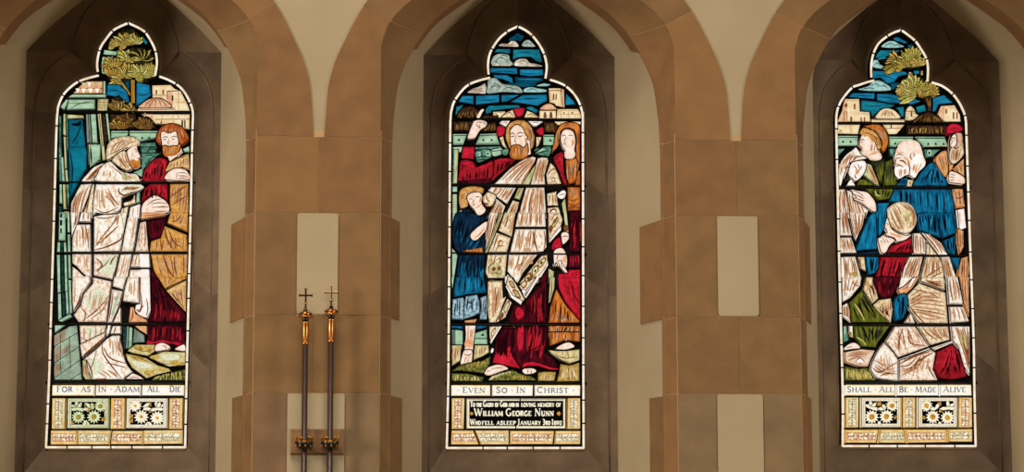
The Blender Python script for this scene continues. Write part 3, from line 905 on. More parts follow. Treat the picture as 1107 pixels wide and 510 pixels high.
ART_MID = """
P sky|teal and blue sky with grey and white clouds
@ 20
F SD 488,150 555,105 606,130 580,168 540,158 500,165
S CP 418,200 440,180 485,180 510,160 545,165 566,205 490,206
S CL 586,200 600,165 635,152 665,175 686,205 635,208
d br 6 430,195 480,190 540,195
d dg 5 600,190 630,175 660,190
F ST 410,220 505,220 500,256 450,246 388,246
F ST 525,222 714,222 735,316 690,310 650,280 600,280 555,285 520,300
d SD 8 540,250 620,245 710,270
S CL 368,336 372,290 400,260 450,252 496,265 505,300 525,322 518,342 440,346
d dg 6 400,320 420,285 460,290 480,320
d dg 6 430,275 460,265 490,285
d dg 5 380,320 400,310 420,330
f CP 375,335 420,325 510,335 505,342 375,342
S CP 536,345 534,312 570,290 620,292 646,318 690,326 734,340 730,350 640,350
f TX 545,320 560,325 555,340 540,340
d br 6 560,315 600,305 630,330
d br 5 650,330 690,338 720,345
F SB 362,356 555,356 555,404 480,400 362,392
F SB 572,366 740,366 742,412 640,420 572,410
d SD 7 380,385 460,380 540,392
d SD 7 590,395 660,400 730,395
F SB 378,404 480,408 522,430 522,470 450,440 394,432
F SD 536,420 740,428 742,450 690,470 572,496 540,470
d SB 10 560,440 640,440 720,440
@ 90
F SD 450,0 690,0 690,20 600,32 500,6
S CP 192,70 230,40 280,22 325,2 331,74 260,76
S CL 340,76 338,20 350,-28 400,-34 440,0 500,10 560,20 592,52 580,74 460,66
d br 6 215,60 250,45 310,40
d br 6 230,70 270,55 320,60
d dg 6 360,40 390,20 430,35
d dg 6 380,0 410,10 440,30
d dg 6 450,50 490,30 540,50
d dg 5 500,55 540,40 575,60
S CT 600,66 604,40 650,25 700,35 762,46 760,66 680,70
d dg 5 620,55 660,40 700,55
S CT 690,20 740,2 795,10 762,24
F SB 158,90 240,90 240,155 130,136
F SB 255,90 425,82 425,140 255,158
F SB 440,85 572,82 480,135 440,138
F SB 502,136 592,85 766,80 770,130 700,165 600,150
d SD 7 165,115 200,118 235,118
d SD 7 270,125 340,125 415,112
d SD 7 560,120 640,112 750,115
F ST 108,220 115,170 168,155 112,236
F ST 322,190 350,160 560,155 580,178 540,182 500,186 370,200 365,215 330,225
F ST 610,180 655,165 708,195 690,218
F SB 905,70 962,130 972,155 900,160
P city_buildings|cream tower and small domed house
@ 90
F BU 778,35 876,35 886,175 832,165 822,150 785,140
F BP 868,40 892,45 897,175 882,175
D br 6 780,55 876,52
f br 812,78 824,78 818,122 808,122
f br 832,78 842,78 836,122 828,122
D bl 5 790,60 795,135
D bl 5 862,60 868,160
S BP 722,192 738,162 788,145 825,168 834,192
F BU 714,195 834,195 834,256 712,256
S br 745,246 748,215 758,212 764,246
S br 788,246 792,212 802,212 806,246
D br 6 716,198 832,198
F BU 842,185 990,185 1012,220 1014,258 836,258
D bl 5 845,200 1000,200
D bl 5 845,225 1008,225
f br 885,210 897,210 897,220 885,220
f br 945,208 957,208 957,220 945,220
D bl 4 870,200 870,255
D bl 4 925,200 925,255
D bl 4 970,225 970,255
P city_buildings#2|small cream house behind the halo
F BU 380,205 466,200 470,214 430,252 378,252
d br 8 385,215 410,230 400,248
d br 5 390,210 440,210 465,205
P city_buildings
F BU 815,276 1010,276 1010,300 900,290 852,305 832,305
h bl 5 5 840,280 850,300|990,280 990,298
P bushes|dark brown bushes behind the wall
@ 90
F BD 115,252 128,205 168,172 230,165 270,190 292,210 262,252
h LB 13 7 120,250 150,195|262,250 255,190
h bk 8 6 130,250 160,190|255,250 245,190
F BD 92,275 232,275 215,345 95,350
h LB 10 7 100,345 115,280|215,340 230,280
F BD 290,345 340,292 400,280 412,350
F BD 320,232 420,235 420,254 300,254
h LB 6 7 310,345 340,300|400,345 395,290
P bushes#2
F BD 745,280 820,280 850,310 832,360 745,355
h LB 8 7 755,350 765,290|830,350 820,290
P green_frieze|pale green carved frieze behind the raised arm
@ 90
F GN 90,365 195,365 165,446 90,446
D dg 6 95,380 190,378
f bk 120,418 133,400 148,418
D dg 5 92,435 160,435
F GN 90,460 160,456 150,500 92,505
P green_frieze#2|pale green carved frieze beside the halo
F GN 270,400 285,365 405,360 415,400 428,446 255,446
D dg 6 280,380 408,375
f bk 298,418 310,400 322,418
f bk 358,418 370,400 382,418
D dg 5 265,435 420,435
F GM 255,460 430,455 445,470 450,480 250,480
P green_frieze#3|pale green carved frieze between the two heads
F GN 740,370 820,370 826,450 740,450
D dg 6 745,385 820,385
f bk 780,420 792,402 806,420
F GM 690,470 830,460 800,507 670,490
P green_column|pale green column
@ 160
F CG 92,10 132,10 122,255 86,255
D GM 9 98,15 94,250
F GN 86,278 122,278 122,318 86,318
F GN 86,332 122,332 122,600 84,580
D CG 9 100,335 98,500
P carved_panel|green carved panel
S GM 250,28 300,10 350,10 375,40 365,70 320,92 270,108 252,70
s GN 262,40 280,30 290,50 275,60
s GN 330,30 355,25 360,55 335,60
d bk 8 300,15 300,60 305,70
d bk 7 265,70 300,62 355,65
d bk 7 268,90 300,85 330,85
s bk 335,40 345,35 350,45 340,52
s bk 268,42 276,38 280,48 270,52
S GN 370,12 450,5 440,48 380,62
D dg 6 372,25 445,18
S GM 440,20 490,5 485,50 455,55
P green_frieze#3
S GM 680,40 730,0 800,-5 785,60 760,62 720,55
S GN 690,38 730,5 760,10 720,30
d dg 7 690,45 740,30 780,20
@ 230
P green_column
F GN 88,8 112,8 90,82
F GN 82,250 110,280 125,312 100,480 82,507
@ 300
F GN 80,0 100,0 86,80
P green_plinth|pale green plinth
F GG 80,372 160,385 160,482 80,482
f GN 110,378 160,385 160,482 110,482
P green_plinth#2|pale green plinth
F GN 246,400 335,372 340,482 242,482
D dg 6 250,440 338,440
f bk 290,420 305,400 320,420
P haloed_man|bearded man with a red and cream halo in cream toga over crimson robe
@ 160
F RB 160,-5 250,-5 240,85 150,76
S RD 148,92 230,95 262,132 305,128 380,92 376,210 332,250 140,250 134,180
h dr 10 10 150,200 150,250|360,130 340,250
d RB 18 160,110 210,120 250,150
d RB 16 270,145 320,130 370,110
F RD 386,86 480,70 545,88 500,132 375,240 340,258 380,200
h dr 7 10 400,120 390,220|530,90 480,140
d RB 14 395,95 440,85 500,90
f RK 140,235 380,215 360,255 140,255
@ 160
F WS 660,60 690,70 680,110 590,265 388,264 500,150 580,90
H br 8 9 640,72 520,150 405,260|685,90 640,170 580,262
H bl 6 7 650,70 560,130 430,262|685,85 640,160 560,262
d br 7 660,66 600,85 520,140
F CG 690,110 702,112 642,266 582,266
F WS 700,75 735,66 772,72 780,100 750,200 756,266 648,266
H br 7 9 715,80 690,170 660,264|770,80 745,180 745,264
H bl 5 7 710,90 680,170 670,262|765,90 740,180 735,262
F CW 760,192 790,108 822,132 850,190 872,262 770,266
d br 9 775,200 800,160 830,150
s br 800,230 815,210 830,225 820,245
s WP 806,230 815,220 823,228 817,238
F WS 368,282 546,286 480,408 342,310
H br 7 10 400,285 365,325|535,290 465,395
H bl 6 7 420,285 380,330|540,292 475,395
S CW 302,360 322,335 345,318 400,342 395,380 372,420 335,425 312,400
d br 8 330,340 335,370 360,390
s br 315,395 340,400 340,412 320,412
F WS 402,362 470,420 440,507 330,507 350,470 380,440
H br 5 10 410,375 340,500|460,420 425,505
F CG 560,290 605,286 574,376 530,362
d br 7 575,300 550,350
F CW 520,376 570,392 540,507 455,507
h br 4 10 530,390 475,500|560,400 530,500
F WS 615,286 750,286 766,507 555,507
H br 9 11 630,290 575,500|745,290 755,500
H bl 8 8 640,290 600,500|740,290 740,500
F CW 766,330 840,312 835,330 850,418 770,420
h br 4 9 780,340 785,410|830,330 845,410
F CW 770,432 850,426 880,507 770,507
s br 790,450 830,440 840,490 800,500
s WP 800,458 825,450 832,485 805,492
d br 5 800,470 830,480
S WP 838,342 880,305 906,320 896,362 862,370
d br 6 850,345 880,335 895,340
F CG 872,400 900,362 915,507 888,507
@ 230
F WS 352,0 420,0 400,60 340,250 315,272 332,130
H br 4 10 360,10 330,240|410,10 345,240
F CG 428,10 458,0 340,290 318,290 400,80
D br 5 440,10 335,270
F CW 462,0 545,0 516,175 416,132
h br 4 10 475,10 430,125|540,10 505,165
F CW 402,142 510,182 480,286 345,286
d br 10 410,250 430,200 450,220
d br 8 400,280 420,240 455,240
d br 9 380,270 400,200 420,160
F WS 560,0 755,0 760,105 540,105
H br 7 12 575,5 555,100|740,5 745,100
H bl 6 8 590,5 570,100|745,5 750,100
F WS 540,118 760,118 766,250 742,282 690,288 500,288
H br 6 10 550,125 515,280|700,125 690,270
d br 14 665,130 680,210 700,280
d br 9 745,130 755,200 745,275
s bl 610,180 640,175 640,210 615,205
s bl 600,260 640,255 650,280 610,285
s bl 560,200 580,195 580,220 562,220
F CW 775,0 862,0 882,50 870,100 782,216 775,100
d br 8 800,60 820,20 850,10
s br 800,90 840,30 850,60 815,110
s GE 808,90 840,45 842,62 815,100
d bk 5 815,85 835,60
d bk 5 810,75 840,50
s br 780,110 800,90 810,120 790,150
F WP 846,120 870,100 868,130 790,215 782,205
F CG 886,0 912,0 925,150 905,140 890,50
s br 890,100 915,90 920,130 895,130
F CW 340,302 482,302 466,472 342,474 322,430
s CG 350,400 400,360 440,390 440,450 380,460
d br 9 350,440 350,390 400,350
d br 8 400,345 430,330 440,360
s br 370,410 385,390 400,405 385,425
s br 410,400 425,385 435,405 420,420
d br 7 365,440 400,435 440,450
h br 4 8 350,310 330,400|460,310 440,370
F WS 492,302 700,302 600,430 560,507 540,500 480,424
H br 7 9 510,310 500,420|690,305 590,440
s bl 640,340 660,335 665,365 645,370
s bl 545,380 570,370 580,400 555,405
s bl 590,320 610,315 610,340 595,340
F CW 724,312 770,304 776,380 700,500 690,507 570,507 630,430
F WP 772,340 776,380 700,507 670,507 755,400
s br 700,360 750,325 760,345 720,400
s br 660,410 700,375 705,420 660,470
s br 610,460 650,430 650,490 610,505
s GE 706,365 745,335 750,350 718,390
s GE 668,412 695,390 697,420 668,455
s GE 618,465 642,445 642,485 616,498
s bk 720,362 734,350 734,366 724,374
s bk 676,420 688,408 688,424 680,434
s bk 624,470 634,462 634,476 626,482
F WS 480,440 545,507 470,507
F CW 350,486 450,486 450,507 350,507
F CG 776,400 820,424 812,507 776,507
d br 6 785,420 800,470 795,505
F RK 728,470 772,410 772,507 705,507
@ 300
F CW 340,28 446,22 452,150 478,132 430,260 400,326 350,326 336,230
h br 4 11 355,40 350,320|440,40 400,315
h bl 5 8 360,40 365,300|440,50 420,250
d bk 5 345,120 350,200 345,250
F CW 482,150 516,182 470,290 410,326 400,320 440,240
s br 455,230 485,170 500,185 470,260
s GE 462,225 484,185 492,192 470,250
s br 420,290 450,250 455,280 425,315
F RK 528,196 590,206 640,140 770,0 772,330 486,330
@ 300
F WP 462,40 470,55 520,140 582,182 606,150 720,0 690,-10 600,110 570,100 482,-10 462,0
F CW 484,0 512,0 582,96 608,160 580,190 500,148 466,70
F WP 466,62 480,60 520,130 590,170 580,198 510,150
s br 492,30 520,30 540,80 510,70
s br 520,90 555,95 580,150 545,140
s GE 502,36 518,38 528,65 512,60
s GE 532,100 550,104 568,140 548,130
s bk 508,44 516,46 520,58
s bk 540,112 550,116 556,130
D bk 10 520,0 600,140
F CW 566,60 690,-5 602,118
s br 575,50 610,20 625,50 600,80
s GE 583,52 606,30 615,50 600,68
s br 630,10 655,-10 660,15 635,35
F WP 690,0 716,0 622,146 604,150
D br 5 690,5 606,135
S WP 586,95 606,85 616,110 596,120
F CG 786,0 826,0 822,80 792,180 776,186
d br 6 800,10 800,100 785,170
h RB 3 32 560,220 565,328|600,215 600,328
h RD 5 16 640,150 650,325|740,90 740,325
h dr 6 14 520,230 500,325|760,60 760,320
D bk 5 760,0 765,330
F CW 352,352 440,352 366,476 352,430
s br 365,400 385,365 400,370 370,430
s GE 370,402 386,375 392,378 374,420
F WP 425,352 442,352 366,478 358,462
F RK 452,352 772,352 772,507 385,507 400,440
D br 6 530,352 540,507
@ 350
F RK 440,40 772,20 772,110 750,205 820,255 852,330 790,332 700,302 600,312 560,326 490,312 400,292 368,280 384,200 390,160
F RB 372,282 395,210 420,190 428,225 450,165 470,235 500,150 520,235 545,270 576,326 490,308 420,290
F RB 582,320 600,282 660,270 720,285 790,312 850,322 850,334 790,334 700,306 620,308
h RB 3 24 550,15 560,260|595,15 595,250
h RD 6 18 640,15 620,260|740,15 730,260
h dr 8 16 410,100 400,240|530,20 510,250
h dr 6 14 640,20 620,240|760,20 760,240
h RB 4 10 640,60 620,220|740,40 700,220
d bk 9 525,200 550,270 585,330
d bk 8 580,265 640,200 740,150
P haloed_man/halo
@ 90
F CR 424,395 452,385 462,430 480,475 445,450
S RB 402,345 418,312 468,328 455,378 415,386
F WP 424,290 442,274 502,274 478,312 466,318
d br 6 440,290 470,285 480,300
F CR 432,254 470,215 522,194 542,254
d br 7 455,235 500,215 525,245
S RB 528,190 568,182 608,186 592,236 566,248 542,238
F CR 600,254 622,200 668,216 712,254
d br 7 620,235 660,225 690,245
F WP 636,276 738,278 694,312 668,312
d br 6 660,285 690,288 710,285
S RB 735,318 746,350 736,382 700,366 690,342
F CR 688,390 728,392 714,442 690,468
d br 6 700,400 712,420 700,450
P haloed_man/hair
@ 90
S HG 468,400 474,330 500,290 550,270 610,275 655,318 675,380 674,445 660,476 635,490 560,480 500,478 482,440
h br 8 7 520,290 480,400|600,285 490,350
h br 7 7 600,290 640,360 640,470|660,340 672,400 660,460
P haloed_man/face
@ 90
S SK 500,372 506,335 545,302 590,322 612,370 630,400 622,450 600,490 522,500 504,440
F SK 622,400 644,420 652,510 628,520
d br 8 500,374 518,364 535,372
d br 8 548,372 572,360 600,366
d br 8 504,385 518,390 532,384
d br 8 556,384 575,388 594,380
d br 6 545,375 535,420 548,432
h bl 3 8 605,380 610,450|625,400 625,460
P haloed_man/beard
S BE 503,474 516,454 548,444 576,452 600,466 624,436 634,480 628,522 600,544 556,549 515,542 499,508
d br 9 520,452 548,446 575,458
d br 7 530,466 548,470 566,466
h br 7 7 515,470 520,540|630,450 625,525
P haloed_man/hand|raised hand with a pointing finger
S SK 258,250 275,215 297,190 316,196 300,222 282,256
S SK 195,402 208,350 228,300 242,275 292,268 336,286 326,320 292,340 270,370 248,402
d br 7 258,290 280,285 300,290
d br 7 300,285 318,290 322,305
d br 7 255,300 275,320 290,330
d br 6 280,300 285,318 278,335
P haloed_man/hand_lowered
@ 230
S RB 798,250 812,210 832,190 862,180 872,250 832,262 806,272
S SK 870,150 900,140 930,160 920,200 882,232 870,190
d br 7 875,180 900,170 925,180
S SK 812,300 830,264 880,258 912,320 906,398 862,384 848,396 832,360 820,400
F SK 845,350 865,345 916,430 898,436 860,392
d br 7 836,350 842,320 850,300
d br 6 880,330 870,380 885,400
s SO 890,320 905,315 905,360 885,355
P haloed_man/feet
@ 350
S SK 314,358 330,320 400,295 452,300 490,326 440,345 350,376
d br 6 330,350 345,340 360,345
d br 5 360,335 400,320 450,318
S SK 588,345 600,324 660,320 692,338 672,360 612,366
d br 6 625,330 630,345 628,360
d br 5 650,330 655,345 650,360
P boy|fair haired boy in a dark blue tunic with a pale blue hem
@ 160
F BN 148,452 200,440 250,482 292,500 322,482 345,507 130,507
S GN 135,460 150,450 155,462 140,470
@ 230
S BN 86,112 120,0 250,10 322,50 230,122 218,182 250,206 320,190 322,260 302,286 132,286 88,200
h BL 9 9 105,110 110,200|300,200 240,280
h nv 8 9 120,30 95,180|230,60 160,270
F BN 128,304 322,304 312,507 108,507 118,400
h BL 9 12 150,320 120,500|310,380 300,505
h nv 8 10 150,310 130,490|310,310 300,500
F BT 280,430 315,400 310,507 285,507
F OR 162,276 230,265 300,252 306,290 166,286
d br 6 180,275 185,285
d br 7 240,260 250,288
h br 5 6 170,270 175,288|290,255 295,290
@ 300
F BL 110,0 312,0 332,112 250,120 200,125 98,146 94,100
h nv 7 10 130,5 110,135|310,5 300,110
h BT 5 10 190,10 180,115|300,10 310,105
F LB2 80,300 86,160 160,143 172,160 168,305
F LB2 166,225 180,138 264,124 284,180 282,258 225,288 168,302
F LB2 284,148 334,128 336,302 282,302
h nv 7 7 95,170 90,290|155,160 150,290
h nv 5 7 190,150 180,280|270,145 270,250
h nv 4 7 292,150 290,290|326,150 325,290
d nv 8 190,170 215,185 245,160
d nv 7 200,240 215,210 235,240
F SO 175,312 262,300 250,328 178,328
F BL 80,350 160,352 160,372 82,365
F BL 262,350 330,350 330,362 262,375
P boy/hair
@ 160
S HG 130,365 138,312 180,285 250,278 305,290 315,305 300,335 260,330 215,340 195,365 200,420 170,438 140,436 132,395
h br 8 7 150,320 140,420|290,290 240,325
d SH 14 150,380 155,420 180,425
P boy/face
S SK 190,362 215,330 280,322 304,362 298,402 328,450 302,484 268,490 248,462 238,446 208,412
d SO 12 250,440 275,425 296,405
d br 7 205,375 218,370 228,376
d br 7 255,360 268,355 282,358
d br 6 235,370 236,395 228,402
d br 7 228,418 240,414 252,412
h bl 3 8 285,350 270,410|300,360 285,400
P boy/arm
@ 230
S SK 214,160 262,110 332,65 334,120 300,165 262,202 228,200
d SO 12 240,190 280,160 320,110
P boy/leg
@ 300
F SK 176,345 256,345 240,470 236,520 172,520 180,420
h bl 4 10 190,350 185,500|250,350 235,470
s SO 180,460 230,440 232,500 178,500
@ 350
S SK 142,285 165,200 195,188 228,192 232,240 216,296 160,298
d br 7 170,220 200,230 225,215
d br 6 175,280 180,250 190,245
d br 5 195,290 200,260
P hooded_woman|woman in an orange hood and crimson mantle over an orange dress
@ 90
@ 160
S RD 812,76 870,32 888,60 886,160 914,262 884,262 850,170
d RB 14 850,70 870,100 880,180
F OR 900,92 978,74 1002,120 980,250 920,262 902,180
h br 8 9 910,100 915,240|985,100 975,240
F OR 985,170 1006,165 1006,268 970,268
F OR 912,285 1006,285 1006,455 915,455
d br 12 915,400 960,420 1000,400
d br 12 915,440 960,430 1000,435
h br 6 9 920,290 920,370|1000,290 960,390
d br 9 920,370 950,385 1000,365
F RK 920,462 1006,456 1006,507 928,507
@ 230
F RK 930,0 1006,0 1006,282 922,290 926,200
h RD 6 10 935,60 935,280|1000,40 1000,270
h dr 5 9 940,20 930,250|1000,20 990,280
F RK 924,300 1006,300 1006,400 918,400
h RD 5 10 930,305 925,395|1000,305 1000,395
F RB 848,440 915,440 925,412 1006,412 1006,507 840,507
h RD 4 12 870,450 870,500|1000,420 990,500
@ 300
F RB 840,0 1006,0 1006,306 902,190 850,82
h RD 6 12 860,20 920,180|1000,20 1000,270
d bk 8 930,20 960,120 1000,190
F OR 790,210 832,84 902,202 1002,312 1002,330 778,330
h br 9 13 800,230 790,325|960,290 980,325
h bk 5 7 830,130 815,320|930,240 940,320
F OR 778,350 1006,350 1006,462 900,462 800,492
h br 10 13 790,355 790,480|1000,355 990,455
h bk 5 8 830,355 830,470|960,355 900,455
@ 350
F OR 780,60 1000,60 1000,132 900,122 788,162
h br 8 10 790,70 790,150|990,70 990,125
P hooded_woman/hood
@ 90
S OR 818,424 834,350 870,302 930,286 990,300 1006,340 1004,420 1002,507 975,507 978,420 962,350 912,330 862,360 852,450 800,506
h br 5 8 840,360 830,470|860,340 848,440
h br 5 7 870,310 890,330|970,300 970,340
d br 8 990,340 992,420 990,500
@ 160
F OR 975,-20 1004,-20 1004,110 990,110 972,60
P hooded_woman/face
@ 90
S SK 862,404 876,352 912,336 956,356 973,420 966,480 968,530 932,552 898,534 894,492 874,462
d br 7 872,388 888,380 902,388
d br 7 920,386 938,380 954,388
d br 6 905,392 890,425 904,432
d br 7 880,446 892,442 906,448
h SO 3 12 950,400 940,470|965,410 955,475
P hooded_woman/foot
@ 350
S SK 828,182 880,145 930,135 966,168 900,190
P ground|olive and yellow stony grass
@ 350
F GE 80,155 156,155 142,270 82,302
F GE 246,155 345,155 350,210 300,240 236,262
h br 7 6 90,165 85,285|150,165 135,265
h br 6 6 255,170 250,250|335,165 320,215
F GS 80,340 140,298 240,276 300,268 360,236 356,290 310,360 230,350 150,342
h GY 10 8 180,330 200,290|350,290 350,250
F GS 80,356 200,360 312,386 302,420 80,416
h GE 12 7 90,410 95,365|290,412 280,385
F GS 330,412 420,352 520,332 590,366 660,382 690,412
h GE 14 7 340,410 380,370|500,345 520,345
h GY 8 7 520,400 520,350|650,405 640,385
F GE 780,190 830,196 900,196 1000,186 1000,266 930,290 862,262 800,222
h GY 6 7 800,200 850,250|980,200 960,270
d br 6 820,225 900,250 985,240
F GY 832,420 850,362 862,290 925,302 1000,282 1000,416
h br 9 8 850,410 870,310|990,410 990,300
h GE 8 8 860,400 880,320|990,400 960,310
F GY 702,352 750,345 832,348 820,416 702,416
h GE 8 7 715,410 720,355|815,410 815,355
h br 6 6 715,410 730,360|810,410 815,360
S WP 360,200 370,178 382,182 380,205 368,212
@ 412
P inscription_pane#1|white glass lettered with black capitals
F TX 78,30 358,30 358,110 78,110
D YB 6 82,34 354,34
D YB 6 82,104 354,104
P inscription_pane#1/lettering|black roman capitals
T INK 42 210 115,86 * E[VEN]
P inscription_pane#2|white glass lettered with black capitals
F TX 372,30 665,30 662,110 372,110
D YB 6 376,34 660,34
P inscription_pane#2/lettering|black roman capitals
T INK 42 216 398,86 S[O] * I[N]
P inscription_pane#3|white glass lettered with black capitals
F TX 678,30 1005,30 1003,110 680,110
D YB 6 682,34 1000,34
D YB 6 684,104 1000,104
P inscription_pane#3/lettering|black roman capitals
T INK 42 274 692,86 C[HRIST] *
P memorial_tablet|black glass tablet with white dedication lettering
F DB 188,125 898,125 898,345 188,345
D br 4 196,133 890,133
f bk 207,143 883,143 883,326 207,326
D bk 8 573,122 573,146
D bk 8 541,322 541,348
P memorial_tablet/lettering|white lettering in three lines
T DB 40 350 214,186 T[O] [THE] G[LORY] [OF] G[OD] [AND] [IN]
T DB 40 288 580,186 [LOVING MEMORY OF]
T DB 52 210 240,252 W[ILLIAM]
T DB 52 188 468,252 G[EORGE]
T DB 52 140 676,252 N[UNN]
T DB 40 78 212,316 W[HO]
T DB 40 248 296,316 [FELL ASLEEP]
T DB 40 172 552,316 J[ANUARY]
T DB 40 58 732,316 3[RD]
T DB 40 78 796,316 1[892]
S DC 206,236 222,222 238,236 222,250
S DC 832,236 850,218 866,236 850,254
P ornament_strip#1|cream and amber glass strips painted with brown scrolls
O YB OB v 5 78,125 175,125 168,345 78,345
P ornament_strip#2|cream and amber glass strips painted with brown scrolls
O YB OG v 5 910,125 1005,125 1005,345 908,345
P ornament_strip#3|cream and amber glass strips painted with brown scrolls
O OY OB u 4 78,355 235,355 275,460 75,460
P ornament_strip#4|cream and amber glass strips painted with brown scrolls
O YB OG u 5 250,355 490,355 490,460 290,460
P ornament_strip#5|cream and amber glass strips painted with brown scrolls
O OY OB u 6 502,358 815,358 805,458 500,458
P ornament_strip#6|cream and amber glass strips painted with brown scrolls
O OY OG u 4 828,358 1005,358 1003,458 820,458
"""
